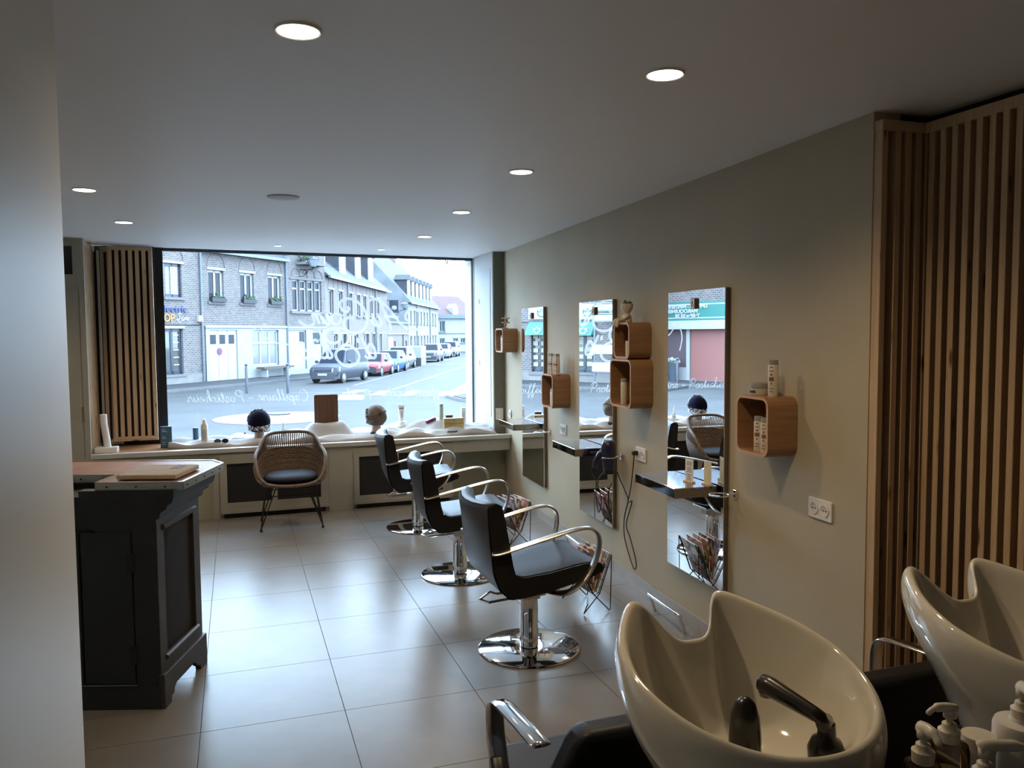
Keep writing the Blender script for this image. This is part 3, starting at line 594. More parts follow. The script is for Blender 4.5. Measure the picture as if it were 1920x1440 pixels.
for (loc, rz, pl) in rack_spots:
    for i in range(5):
        lean = .40-.16*i; y0 = -.115+.004*i
        m = thing('magazine', 'glossy magazine with '+('white and red', 'pink', 'olive and beige', 'black and grey', 'grey-blue')[(i+(0 if loc[1] < 5 else 1)) % 5]+' cover in the wire rack '+pl, 'magazine', loc, rz, 'magazines in the rack '+pl)
        h = .245; b = MB(); dx, dz = math.sin(lean), math.cos(lean); ox = .012-.007*i; th = .005
        def P(u, w, y): return (ox+dx*w+dz*u, y, .118+dz*w-dx*u)
        for a, bb_, nm in ((0, th, 'pages'),):
            vs = [P(u, w, y) for w in (0, h) for u in (-th/2, th/2) for y in (y0, y0+.22)]
            q = MB(); q.add(vs, [(0, 1, 3, 2), (4, 6, 7, 5), (0, 4, 5, 1), (2, 3, 7, 6), (0, 2, 6, 4), (1, 5, 7, 3)]); q.build('pages', PAPER, m)
        q = MB()
        for u in (-th/2-.0006, th/2+.0006): q.add([P(u, 0, y0), P(u, h, y0), P(u, h, y0+.22), P(u, 0, y0+.22)], [(0, 1, 2, 3)])
        u = th/2; q.add([P(-u, 0, y0-.0005), P(u, 0, y0-.0005), P(u, h, y0-.0005), P(-u, h, y0-.0005)], [(0, 1, 2, 3)])
        q.build('cover', cover_mat((i+(0 if loc[1] < 5 else 1)) % 5, palettes[(i+(0 if loc[1] < 5 else 1)) % 5]), m, recalc=False)
        if i == 0 and loc[1] < 5:
            # masthead on the front of the foremost magazine
            MT = Matrix(((0, dx, dz), (1, 0, 0), (0, dz, -dx))).transposed()
            q = MB(); q.add([P(-th/2-.001, h-.055, y0), P(-th/2-.001, h, y0), P(-th/2-.001, h, y0+.22), P(-th/2-.001, h-.055, y0+.22)], [(0, 1, 2, 3)]); q.build('masthead_band', PAPER, m)
            X = Vector((0, -1, 0)); Y = Vector((dx, 0, dz)); Z = X.cross(Y); rot = Matrix((X, Y, Z)).transposed().to_euler()
            text_mesh('masthead', 'idées', .05, mat('ink_black', (.02, .02, .02), .6), m, Vector(P(-th/2-.0016, h-.045, y0+.21)), rot, extrude=.0002)
            text_mesh('masthead', 'JARDIN', .045, mat('ink_green', (.03, .16, .06), .6), m, Vector(P(-th/2-.0016, h-.045, y0+.105)), rot, extrude=.0002, bold=.001, sx=.62)
# ================================================================= WICKER CHAIR
RATTAN = mat('grey_brown_rattan', (.165, .115, .08), .6, noise=.35, nscale=60)
RATTAND = mat('dark_rattan', (.11, .07, .045), .65, noise=.3, nscale=60)
wc = thing('wicker_armchair', 'grey-brown woven wicker armchair with navy seat cushion and black hairpin legs', 'chair', (.425, 7.20, 0), -.04)
rim = [(-.205, -.235, .425), (-.262, -.215, .49), (-.288, -.14, .60), (-.283, -.05, .655), (-.262, .04, .685), (-.235, .115, .735), (-.205, .18, .775), (-.145, .222, .798), (-.05, .235, .804)]
rim = spline(rim+[(-x, y, z) for x, y, z in rim[::-1]], 4)
low = [(-.205, -.235, .425), (-.232, -.16, .42), (-.242, -.06, .415), (-.235, .04, .415), (-.21, .12, .415), (-.17, .17, .415), (-.12, .20, .415), (-.06, .212, .415), (-.02, .215, .415)]
low = spline(low+[(-x, y, z) for x, y, z in low[::-1]], 4)
NR = len(rim)
def shell(a, b):
    i = a*(NR-1); k = min(int(i), NR-2); f = i-k; P = low[k].lerp(low[k+1], f); Q = rim[k].lerp(rim[k+1], f); r = P.lerp(Q, b)
    bul = math.sin(math.pi*b)*.03; d = Vector((r.x, r.y+.02, 0)); d.normalize(); return r+d*bul
def seatpan(x_, y_): return 0
MB().grid(lambda a, b: shell(.02+.96*a, b*.66), 60, 8).build('woven_inner', RATTAND, wc, smooth=True, solid=.004)
m = MB()
for k in range(17):
    b = .03+.62*k/16; amp = .003
    m.tube([shell(.02+.96*i/90, b)+Vector((0, 0, amp*math.sin(i*1.9+k*math.pi))) for i in range(91)], .0075 if k % 3 else .0055, 6)
m.build('weave_band', RATTAN, wc, smooth=True); m = MB()
for k in range(84): a = .03+.94*k/83; m.tube([shell(a, b) for b in (0, .2, .4, .6, .75, .9, 1)], .0047, 5)
m.build('weave_stake', RATTAN, wc, smooth=True)
MB().tube(rim, .014, 10).build('rim', RATTAN, wc, smooth=True)
MB().tube(spline([(-.205, -.235, .425), (-.12, -.25, .408), (0, -.255, .402), (.12, -.25, .408), (.205, -.235, .425)], 5), .014, 10).build('front_rim', RATTAN, wc, smooth=True)
MB().tube(low, .010, 8).build('seat_ring', RATTAND, wc, smooth=True)
MB().prism([(p.x, p.y) for p in low]+[(.12, -.245), (-.12, -.245)], .395, .41).build('seat_pan', RATTAND, wc)
def cush(a, b):
    t = 2*math.pi*a; k = math.sin(math.pi*b); rx, ry = .222, .215; q = abs(k)**.45
    return (rx*q*math.copysign(abs(math.cos(t))**.8, math.cos(t)), -.02+ry*q*math.copysign(abs(math.sin(t))**.8, math.sin(t)), .452-.038*math.cos(math.pi*b)*1.0)
MB().grid(cush, 40, 14).build('cushion', mat('navy_cushion_fabric', (.018, .024, .045), .75, bump=.2, bscale=300), wc, smooth=True)
for sx_ in (-1, 1):
    for sy_ in (-1, 1):
        fx, fy = sx_*.255, (-.11 if sy_ < 0 else .30)
        foot = Vector((fx, fy, .012)); l = MB()
        for (ax, ay) in ((sx_*.20, sy_*.13-.0), (sx_*.12, sy_*.18)): l.tube([(ax, ay, .40), foot+Vector((0, 0, .01))], .0055, 7)
        lo_ = l.build('leg', BLACKM, wc); MB().cyl(foot-Vector((0, 0, .012)), foot+Vector((0, 0, .012)), .013, .009, 10).build('foot_cap', BLACKM, lo_)
for a_, b_ in (((-.20, -.13, .36), (.20, -.13, .36)), ((-.19, .16, .36), (.19, .16, .36)), ((-.2, -.13, .30), (.2, -.13, .30))): MB().tube([a_, b_], .005, 6).build('stretcher', BLACKM, wc)
# ================================================================= RECEPTION DESK
DESK = mat('dark_slate_paint', (.018, .022, .024), .5, noise=.2, nscale=6)
DESKB = mat('grey_worn_paint', (.042, .038, .034), .5, noise=.2, nscale=9)
COPPER = mat('worn_copper_top', (.32, .17, .12), .42, .3, noise=.25, nscale=7)
ZINC = mat('zinc_edge', (.55, .50, .44), .3, 1)
dk = thing('reception_desk', 'dark painted antique counter with riveted metal-edged copper top', 'reception desk', (-.352, 3.858, 0), math.radians(-18))
MB().box(-1.0, -.018, .02, .50, .10, .955).build('carcass', DESK, dk)
e = panel_holes(.0, .50, .05, .955, [(.075, .425, .22, .80)], y0=0, depth=.02)
ep = MB(); ep.add([(-(y), x, z) for x, y, z in e.v], e.f); ep.build('end_panel', DESKB, dk)
MB().box(-.024, -.018, .06, .44, .2, .82).build('panel_field', DESKB, dk)
m = MB()
for a, b, c, d in ((.055, .445, .795, .825), (.055, .445, .20, .225)): MB().prism([(0, c), (.012, c+.006), (.012, d-.006), (0, d)], a, b, 'y').build('panel_moulding', DESKB, dk)
m = MB(); m.prism([(0, .855), (.012, .86), (.02, .885), (.045, .90), (.05, .915), (.072, .93), (.08, .955), (.08, .985), (-.02, .985), (-.02, .855)], .0, .52, 'y'); m.build('cornice', DESK, dk, smooth=30)
prof = [(-.015, 0), (.03, .0), (.03, .035), (.022, .045), (.03, .06), (.03, .14), (.015, .165), (-.015, .165)]
base = [(.0, 0), (.07, 0), (.075, .03), (.10, .03), (.11, .055), (.15, .075), (.33, .075), (.37, .055), (.40, .03), (.42, .03), (.43, 0), (.52, 0), (.52, .155), (0, .155)]
MB().prism([(y-.01, z) for y, z in base], -.01, .018, 'x').build('plinth', DESKB, dk, bevel=.003)
MB().box(-1.0, .0, -.012, .01, 0, .10).build('front_plinth', DESK, dk)
for x0, x1 in ((-.335, -.115), (-.62, -.345)):
    d = MB().box(x0, x1, -.004, .02, .115, .80).build('door', DESK, dk, bevel=.002)
for z in (.20, .62): MB().box(-.135, -.10, -.009, -.003, z, z+.085).build('hinge', BLACKM, dk)
MB().box(-.108, -.001, -.002, .02, .10, .955).build('stile', DESK, dk)
m = MB(); m.prism([(-.34, .985), (-.02, .985), (-.02, .80), (-.27, .80), (-.295, .82), (-.30, .86), (-.33, .90)], .004, .06, 'y'); m.build('bracket', DESK, dk)
topo = [(-.27, .02), (.115, .02), (.115, .545), (.03, .65), (-1.0, .65), (-1.0, .225), (-.27, .225)]
MB().prism(topo, .985, 1.018).build('top', COPPER, dk)
m = MB(); rv = MB(); n = len(topo)
for i in range(n):
    a, b = Vector(topo[i]), Vector(topo[(i+1) % n]); d = (b-a).normalized(); nn = Vector((d.y, -d.x)); L = (b-a).length
    q = [a, b, b+nn*.003, a+nn*.003]; m.prism([tuple(x) for x in q], .984, 1.0215); q = [a-nn*.009, b-nn*.009, b, a]; m.prism([tuple(x) for x in q], 1.018, 1.0215)
    for k in range(max(2, int(L/.10))):
        c = a+d*(L*(k+.4)/max(2, int(L/.10)))+nn*.003; rv.cyl((c.x, c.y, 1.0), (c.x+nn.x*.003, c.y+nn.y*.003, 1.0), .0045, n=8)
m.build('metal_edge', ZINC, dk); rv.build('rivet', BLACKM, dk)
bk_ = thing('knitted_book_cover', 'flat beige ribbed fabric folder with brown leather tab lying on the copper counter', 'folder', (-.352, 3.858, 1.0216), math.radians(-18))
KN = mat('beige_ribbed_knit', (.52, .44, .34), .85, bump=.6, bscale=160, stretch=(1, .15, 1))
MB().prism(rrect(-.20, .065, .07, .36, .012, 3), .0, .022).build('cover', KN, bk_, bevel=.005)
MB().box(-.198, .066, .066, .069, .004, .018).build('page_edge', mat('page_cream', (.55, .46, .33), .8), bk_)
MB().box(-.03, .01, .24, .345, .022, .0235).build('leather_tab', mat('brown_leather', (.16, .09, .05), .6), bk_)
# ================================================================= SHAMPOO UNITS
def wash_unit(x0, y0, label):
    t = thing('shampoo_unit', label, 'shampoo basin', (x0, y0, 0), 0, 'backwash shampoo units')
    N = 112
    def rimpt(ph):
        w = math.exp(-(abs(ph)/.35)**3.4); h = math.exp(-((abs(ph)-.52)/.26)**2)
        rx = .230; ry = .270
        s, c = math.sin(ph), math.cos(ph)
        x = rx*math.copysign(abs(s)**.93, s)*(1-.10*max(0, c)); y = -.01+ry*c-.095*w+.012*h
        z = 1.018+.058*c+.006*h-.080*w
        return Vector((x, y, z))
    phs = [2*math.pi*i/N-math.pi for i in range(N)]; C = Vector((0, -.035, 0))
    def ring(sc_, dz, zc=None, k=0.0, cy=0.0):
        out = []
        for p in phs:
            r = rimpt(p); q = C+Vector(((r.x-C.x)*sc_, (r.y-C.y)*sc_+cy, 0)); z = r.z+dz if zc is None else (r.z*(1-k)+zc*k)
            q.z = z; out.append(q)
        return out
    rings = [ring(.30, 0, .56, 1, -.06), ring(.46, 0, .61, 1, -.055), ring(.66, 0, .70, .95, -.04), ring(.84, 0, .79, .78, -.02), ring(.97, -.135, None, 0, -.006), ring(1.04, -.085), ring(1.062, -.050), ring(1.056, -.022), ring(1.035, -.004), ring(1.0, .004), ring(.965, .002), ring(.935, -.010), ring(.905, -.030), ring(.845, 0, .92, .55), ring(.74, 0, .875, .85), ring(.55, 0, .835, 1), ring(.3, 0, .815, 1), ring(.09, 0, .81, 1)]
    MB().loft(rings).build('basin', CERAMIC, t, smooth=True, subsurf=1)
    MB().lathe([(.001, 0), (.022, 0), (.024, .002), (.02, .004), (.001, .004)], 20, c=(0, -.035, .811)).build('drain', CHROME, t, smooth=40)
    # lever mixer and hand shower on the low back end
    BRZ = mat('oil_black_metal', (.010, .008, .006), .3, coat=.3)
    lm = on_z(1397, 1388, .925)-Vector((x0, y0, 0)); lb = on_z(1550, 1385, .92)-Vector((x0, y0, 0)); le = on_z(1538, 1345, .985)-Vector((x0, y0, 0)); lt = on_z(1424, 1276, 1.0)-Vector((x0, y0, 0))
    MB().lathe([(.030, -.03), (.031, .0), (.031, .03), (.030, .05), (.027, .078), (.019, .100), (.008, .110), (.001, .111)], 20, c=(lm.x, lm.y, .895), sx=.9).build('mixer', BRZ, t, smooth=60)
    MB().box(lm.x-.008, lm.x+.008, lm.y+.012, lm.y+.03, .93, .975).build('mixer_lever', BRZ, t, bevel=.004)
    sp_ = MB().lathe([(.034, -.03), (.036, .0), (.028, .018), (.018, .024), (.016, .05)], 18, c=(lb.x, lb.y, .90), sx=.9).tube([(lb.x, lb.y, .935), (lb.x*.97+le.x*.03, lb.y, .955), le+Vector((.003, -.004, -.012)), le, le.lerp(lt, .08), le.lerp(lt, .5), le.lerp(lt, .8), lt.lerp(le, .05), lt], [.013, .0125, .0125, .013, .0135, .0165, .019, .017, .008], 14).build('hand_shower', BRZ, t, smooth=60)
    q_ = lt.lerp(le, .12); MB().cyl((q_.x, q_.y, q_.z-.014), (q_.x, q_.y, q_.z-.022), .014, .012, 14).build('spray_head', GREYCAP, t)
    # body and chair in front of the basin
    MB().prism(rrect(-.20, .20, -.22, .14, .06, 4), 0, .70).build('pedestal', BLACKM, t, bevel=.01)
    MB().loft([[(x*w, .30-lean, z) for x in (-1, 1)]+[(x*w, .38-lean, z) for x in (1, -1)] for z, w, lean in ((.42, .28, -.06), (.60, .27, -.02), (.73, .23, .02), (.765, .20, .025))]).build('backrest', BLACK, t, bevel=.02, seg=3, smooth=40)
    MB().prism(rrect(-.27, .27, .34, .86, .06, 4), .33, .47).build('seat', BLACK, t, bevel=.03, seg=3, smooth=40)
    MB().box(-.12, .12, .1, .7, .10, .33).box(-.25, .25, .0, .75, 0, .04).build('chair_base', BLACKM, t, bevel=.01)
    for s in (-1, 1):
        p = spline([(s*.272, .385, .700), (s*.272, .46, .696), (s*.272, .60, .682), (s*.272, .68, .672), (s*.272, .725, .655), (s*.272, .742, .61), (s*.268, .735, .52), (s*.262, .70, .42), (s*.255, .64, .34)], 5)
        MB().tube(p, .010, 12, flat=(2.7, .6), up=(1, 0, 0)).build('armrest', CHROME, t, smooth=True)
        MB().tube([(s*.27, .724, .50), (s*.27, .66, .33)], .014, 8, flat=(1.6, .8), up=(1, 0, 0)).build('arm_strut', BLACKM, t, smooth=True)
    return t
u0 = wash_unit(.925, 1.345, 'cream ceramic shampoo basin with black hand shower, standing clear of the slat cladding')
dup(u0, (1.70, 1.345, 0), 0, 'cream ceramic shampoo basin right against the pine slat cladding')
# bottles on the low trolley between the basins
tr = thing('trolley_shelf', 'black trolley top between the two shampoo basins, loaded with pump bottles', 'trolley', (1.32, .98, 0))
MB().box(-.22, .24, -.16, .14, .77, .79).box(-.22, .24, -.16, .14, .40, .42).build('shelf', BLACKM, tr)
for x in (-.2, .22):
    for y in (-.14, .12): MB().box(x-.012, x+.012, y-.012, y+.012, 0, .79).build('leg', BLACKM, tr)
CLEAR = glass_mat('clear_plastic', (.80, .74, .62), .07, .02); AMBER = mat('amber_liquid', (.42, .27, .10), .2); PUMP = mat('pump_white', (.72, .68, .58), .3)
def pump_bottle(p, r, h, label, body, liquid=None, rz=0, grp='pump bottles between the basins', spout=.042):
    t = thing('pump_bottle', label, 'bottle', p, rz, grp)
    MB().lathe([(.001, .0), (r*.95, 0), (r, .005), (r, h-.012), (r*.93, h-.003), (r*.45, h), (r*.4, h+.006), (.001, h+.006)], 24).build('body', body, t, smooth=50)
    if liquid: MB().lathe([(.001, .004), (r*.9, .004), (r*.93, .01), (r*.93, h*.6), (.001, h*.6)], 20).build('liquid', liquid, t, smooth=50)
    MB().lathe([(.018, h+.002), (.019, h+.022), (.013, h+.026), (.012, h+.034), (.006, h+.036), (.006, h+.052)], 16).build('collar', PUMP, t, smooth=50)
    MB().tube(spline([(-.010, 0, h+.060), (.012, 0, h+.064), (spout*.7, 0, h+.062), (spout, 0, h+.052)], 4), [.011]*4+[.010]*4+[.0065]*4+[.004], 10, flat=(1, .75)).cyl((0, 0, h+.045), (0, 0, h+.06), .011, n=12).build('pump_head', PUMP, t, smooth=True)
pump_bottle(on_z(1716, 1440, .905)+Vector((.004, -.012, -.115)), .032, .130, 'clear pump bottle of amber liquid, nozzle turned away', CLEAR, AMBER, math.radians(-100))
pump_bottle(on_z(1800, 1440, .90)+Vector((.006, .03, -.11)), .034, .142, 'clear pump bottle of amber liquid, nozzle pointing at the basin', CLEAR, AMBER, math.radians(165))
pump_bottle(on_z(1932, 1440, .875)+Vector((.0, .02, -.085)), .047, .165, 'big white pump bottle between the basins', PLASTW, None, math.radians(-120))
pump_bottle(on_z(1846, 1440, .94)+Vector((0, .0, -.15)), .024, .125, 'small white pump bottle with a long thin nozzle', PLASTW, None, math.radians(-20), spout=.085)
j = thing('cap_jar', 'squat frosted white jar beside the big white pump bottle', 'jar', on_z(1866, 1425, .92)+Vector((.03, .06, -.13)))
MB().lathe([(.001, 0), (.027, 0), (.028, .004), (.028, .13), (.024, .14), (.001, .14)], 20).build('body', PLASTW, j, smooth=50); MB().lathe([(.029, .115), (.029, .142), (.001, .144)], 20).build('lid', PUMP, j, smooth=50)
j = thing('black_capped_bottle', 'small bottle with a round black cap in front of the white pump bottles', 'bottle', on_z(1884, 1440, .95)+Vector((0, -.02, -.16)))
MB().lathe([(.001, 0), (.016, 0), (.017, .003), (.017, .10), (.001, .10)], 16).build('body', PLASTW, j, smooth=50); MB().lathe([(.014, .10), (.016, .105), (.016, .135), (.012, .14), (.001, .14)], 16).build('cap', BLACKM, j, smooth=50)
# ================================================================= WINDOW DISPLAY
SH = .640
def sm(a, b, x): t = max(0, min(1, (x-a)/(b-a))); return t*t*(3-2*t)
def cloth_h(x, y):
    h = .024+.022*abs(math.sin(11*y+3.1*x+1.9*math.sin(4.3*x)))**1.5+.018*math.sin(27*y-2.6*x+2.2*math.sin(5*x))+.010*math.sin(15*x+19*y+2*math.sin(3*x))
    h = max(h, .003)
    d = math.hypot((x-.835)/.20, (y-8.17)/.15); h += .118*(1-sm(.75, 1.35, d))            # block under the wooden board
    d = math.hypot((x-2.05)/.33, (y-8.33)/.17); h += .10*(1-sm(.2, 1.25, d))               # raised heap at the corner
    d = math.hypot((x-1.63)/.16, (y-8.42)/.14); h += .03*(1-sm(.2, 1.2, d))
    return SH+h
def cl(a, b):
    x = -.60+3.08*a; e = .018*math.sin(9*x)+.02*math.sin(4.1*x+1); yb = 7.815+e+.09*max(0, 1-a*9); yt = min(8.36+.1*(x+.65)-.02, 8.60)
    y = yb+(yt-yb)*b; return (x, y, cloth_h(x, y) if b > 0 else SH+.002)
tag(MB().grid(cl, 170, 40).build('draped_cloth', CLOTH, smooth=True, solid=.003), 'rumpled white cloth spread over the window display floor', 'cloth')
SKIN = mat('mannequin_skin', (.42, .28, .215), .5)
def head(x, y, label, tcol, band, style):
    z = cloth_h(x, y)-.004; t = thing('mannequin_head', label, 'mannequin head', (x, y, z), .1, 'turbaned mannequin heads in the window')
    MB().lathe([(.001, 0), (.058, 0), (.06, .006), (.058, .03), (.001, .03)], 24).build('base', BLACKM, t, smooth=40)
    prof = [(.052, .028), (.047, .05), (.044, .085), (.046, .11), (.06, .135), (.071, .165), (.074, .20), (.070, .235), (.05, .265), (.02, .28), (.001, .282)]
    b = MB(); n = 28; rings = []
    for r, zz in prof: rings.append([((r*math.cos(a)), r*1.12*math.sin(a)+(.008 if zz > .12 else 0)+(.012*max(0, math.sin(a))**8 if .13 < zz < .2 else 0), zz) for a in [2*math.pi*i/n for i in range(n)]])
    b.loft(rings); b.build('head_form', SKIN, t, smooth=True)
    MB().sphere((-.075, .01, .175), (.008, .016, .024), 10, 8).build('ear', SKIN, t, smooth=True); MB().sphere((.075, .01, .175), (.008, .016, .024), 10, 8).build('ear', SKIN, t, smooth=True)
    MB().tube([(0, .09, .185), (0, .102, .165), (0, .094, .157)], [.006, .010, .007], 8).build('nose', SKIN, t, smooth=True)
    cap = MB()
    def tp(a, b_):
        th = 2*math.pi*a; an = math.radians(-48+137*b_); r = .104*max(.03, math.cos(an)); zz = .186+.116*math.sin(an)
        fold = .0035*math.sin(5*th+14*b_) if style else 0.0015*math.sin(20*th)
        return ((r+fold)*math.cos(th), (r*1.1+fold)*math.sin(th)+.004, zz)
    cap.grid(tp, 48, 14); cap.build('turban', tcol, t, smooth=True)
    if style == 0:
        q = MB()
        for k in range(3): q.tube([(.088*math.cos(a)+.0, .098*math.sin(a)+.004, .122+.018*k+.010*math.sin(2*a+k)) for a in [2*math.pi*i/40 for i in range(40)]], .0155, 8, closed=True)
        q.tube([(.098*math.cos(a), .03, .195+.108*math.sin(a)) for a in [math.pi*i/24 for i in range(25)]], .012, 8)
        q.build('patterned_band', band, t, smooth=True)
    else:
        q = MB()
        for k in range(4): q.tube([(.090*math.cos(a), .102*math.sin(a)+.004, .148+.02*k+.028*math.cos(a+.5)) for a in [2*math.pi*i/40 for i in range(40)]], .011, 8, closed=True)
        q.build('wrap_fold', band, t, smooth=True); q = MB()
        for k in range(5): q.sphere((-.088-.006*(k % 2), -.04+.012*k, .17+.02*k), (.016, .018, .016), 10, 7)
        q.build('side_knot', band, t, smooth=True)
def spotted(name, c1, c2, sc):
    m = bpy.data.materials.new(name); m.use_nodes = True; nt = m.node_tree; b = nt.nodes['Principled BSDF']; b.inputs['Roughness'].default_value = .8
    tc = nt.nodes.new('ShaderNodeTexCoord'); v = nt.nodes.new('ShaderNodeTexNoise'); v.inputs['Scale'].default_value = sc; v.inputs['Detail'].default_value = 2; nt.links.new(tc.outputs['Object'], v.inputs['Vector'])
    cr = nt.nodes.new('ShaderNodeValToRGB'); cr.color_ramp.interpolation = 'CONSTANT'; cr.color_ramp.elements[0].color = (*c1, 1); cr.color_ramp.elements[1].position = .5; cr.color_ramp.elements[1].color = (*c2, 1)
    nt.links.new(v.outputs['Fac'], cr.inputs[0]); nt.links.new(cr.outputs[0], b.inputs['Base Color']); return m
head(.195, 8.02, 'mannequin head seen from behind wearing a navy turban with a speckled band', mat('navy_jersey', (.006, .007, .022), .95, spec=.1), spotted('navy_white_speckle', (.01, .012, .03), (.6, .6, .62), 70), 0)
head(1.305, 8.02, 'mannequin head seen from behind wearing a wrapped beige-brown turban', mat('taupe_satin', (.11, .075, .052), .7), spotted('taupe_stripe', (.04, .028, .02), (.15, .11, .08), 40), 1)
bd = thing('display_board', 'brown wooden board with rounded top corners standing on the cloth mound', 'board', (.835, 8.165, SH+.128))
pts = [(-.115, 0), (.115, 0)]+[(p[0], p[1]) for p in rrect(-.115, .115, .0, .305, .014, 3)[4:12]]
MB().prism(pts, -.009, .009, 'y').build('panel', wood('walnut_board', (.14, .068, .038), (.09, .042, .024), .5, 'Z'), bd); MB().box(-.115, .115, -.03, .03, -.006, .022).build('foot', MATS['walnut_board'], bd)
# small products -----------------------------------------------------------------------
def prod(name, x, y, label, cat, dz=0): return thing(name, label, cat, (x, y, cloth_h(x, y)+dz if x > -.55 else SH))
TEALB = mat('petrol_blue_card', (.045, .10, .15), .5); TEALP = mat('pale_blue_print', (.35, .50, .55), .6)
b = prod('gift_bag', -.615, 8.03, 'petrol blue upright paper bag with pale print at the foot of the black window frame', 'bag')
MB().loft([[(-.055, -.03, 0), (.045, -.03, 0), (.045, .03, 0), (-.055, .03, 0)], [(-.052, -.02, .195), (.042, -.02, .195), (.042, .02, .195), (-.052, .02, .195)]]).build('bag', TEALB, b)
q = MB()
for i, (w_, z_) in enumerate(((.02, .165), (.03, .15), (.018, .10), (.026, .085), (.024, .05), (.02, .03))): q.box(-.04, -.04+w_*1.4, -.031+.0005*i*.0-.0+.0*z_, -.0305, z_, z_+.006)
q.build('printed_lines', TEALP, b)
b = prod('blue_canister', -.375, 8.20, 'small petrol blue canister on the white cloth', 'canister', -.004)
MB().lathe([(.001, 0), (.027, 0), (.027, .115), (.025, .12), (.001, .12)], 20).build('body', TEALB, b, smooth=50)
b = prod('spray_bottle', -.290, 7.96, 'cream spray bottle with white cap on the white cloth near the blue canister', 'bottle', -.003)
MB().lathe([(.001, 0), (.030, 0), (.031, .004), (.031, .165), (.024, .185), (.014, .195), (.001, .195)], 22).build('body', mat('cream_bottle', (.60, .55, .46), .4), b, smooth=50)
MB().lathe([(.018, .187), (.019, .20), (.014, .212), (.013, .228), (.001, .23)], 16).build('cap', PLASTW, b, smooth=50)
q = MB()
for i in range(9): q.grid(lambda a, c: (.0314*math.sin((a-.5)*1.5-.2), -.0314*math.cos((a-.5)*1.5-.2), .03+i*.012+.004*c), 6, 1)
q.build('printed_lines', PRINTD, b)
b = prod('sunglasses', -.145, 7.90, 'dark folded sunglasses lying on the white cloth', 'sunglasses', .012)
for s in (-1, 1): MB().tube([(s*.033+.026*math.cos(a), 0, .02+.018*math.sin(a)) for a in [2*math.pi*i/16 for i in range(16)]], .004, 6, closed=True).prism([(s*.033+.024*math.cos(a), .02+.016*math.sin(a)) for a in [2*math.pi*i/16 for i in range(16)]], -.001, .001, 'y').build('lens', mat('dark_lens', (.015, .012, .02), .1), b)
MB().tube([(-.01, 0, .026), (.01, 0, .026)], .003, 6).tube([(-.06, 0, .03), (-.055, .06, .008), (.05, .062, .004)], .003, 6).tube([(.06, 0, .03), (.058, .05, .012), (-.05, .055, .008)], .003, 6).build('frame', BLACKM, b)
b = prod('leaflet', .02, 8.12, 'folded white leaflet card propped beside the navy turban head', 'card', 0)
MB().add([(-.09, -.02, .01), (.03, -.02, .05), (.03, .05, .055), (-.09, .05, .015)], [(0, 1, 2, 3)]).add([(.03, -.02, .05), (.05, -.01, 0), (.05, .06, 0), (.03, .05, .055)], [(0, 1, 2, 3)]).build('card', PAPER, b, solid=.002)
MB().sphere((.045, -.02, .062), .009, 10, 8).build('red_bead', mat('wine_red', (.20, .01, .04), .4), b, smooth=True)
b = prod('perfume_card', .42, 8.15, 'small white cut-out card with two dark dots on the cloth', 'card', 0)
MB().prism([(-.022, 0), (.022, 0), (.022, .05), (.006, .06), (.006, .10), (0, .13), (-.006, .10), (-.006, .06), (-.022, .05)], -.003, .003, 'y').build('card', PAPER, b)
MB().box(-.014, -.006, -.004, -.0031, .014, .024).box(.005, .013, -.004, -.0031, .014, .024).build('dots', PRINTD, b)
b = prod('cream_tube', 1.63, 8.40, 'white cream tube standing cap down on a round white pot', 'tube', -.002)
MB().lathe([(.001, 0), (.048, 0), (.05, .006), (.05, .05), (.045, .056), (.001, .056)], 24).build('pot', PLASTW, b, smooth=50)
MB().lathe([(.018, .056), (.02, .058), (.02, .075), (.018, .078)], 18).build('cap', PLASTW, b, smooth=50)
MB().loft([[(w*math.cos(a), d*math.sin(a), z) for a in [2*math.pi*i/20 for i in range(20)]] for z, w, d in ((.078, .022, .022), (.12, .028, .022), (.19, .033, .012), (.225, .036, .002))]).build('tube_body', mat('pearl_white', (.70, .69, .68), .3), b, smooth=50)
q = MB(); q.box(-.022, -.01, -.0145, -.0125, .185, .20).box(-.004, .005, -.0145, -.0125, .185, .20).box(.011, .022, -.0145, -.0125, .185, .20)
for i in range(6): q.box(-.012, .012, -.0232, -.0222, .10+i*.011, .103+i*.011)
q.build('printed_lines', PRINTD, b)
GOLD = mat('gold_box', (.52, .37, .16), .35, .6)
b = prod('gold_box', 2.105, 8.06, 'flat gold gift box standing on its side with a dark seam', 'box', -.004)
MB().box(-.105, .105, -.025, .025, .05, .105).box(-.105, .105, -.025, .025, 0, .047).build('carton', GOLD, b, bevel=.002); MB().box(-.104, .104, -.024, .024, .046, .051).build('seam', BLACKM, b); MB().sphere((0, -.027, .08), .005, 8, 6).build('button', BLACKM, b)
b = prod('slim_bottle', 2.028, 8.27, 'slim grey-green bottle with dark cap behind the gold box', 'bottle', -.004)
MB().lathe([(.001, 0), (.022, 0), (.023, .004), (.023, .13), (.001, .13)], 18).build('body', mat('grey_green_bottle', (.36, .36, .31), .4), b, smooth=50); MB().lathe([(.022, .13), (.022, .16), (.02, .163), (.001, .163)], 18).build('cap', GREYCAP, b, smooth=50)
b = prod('white_box', 2.275, 8.30, 'tall narrow white carton beside the gold box', 'carton', -.003)
MB().box(-.022, .022, -.018, .018, 0, .16).build('carton', PLASTW, b); MB().box(-.012, .012, -.0185, -.0182, .04, .12).build('printed_panel', mat('pale_grey_print', (.45, .45, .46), .6), b)
b = prod('purple_box', 1.93, 8.26, 'small tilted purple and pink box on the cloth heap', 'box', .004); b.rotation_euler = (0, -.33, .1)
MB().box(-.07, .04, -.02, .02, 0, .03).build('carton', mat('purple_print', (.16, .03, .12), .4, noise=.6, nscale=40), b)
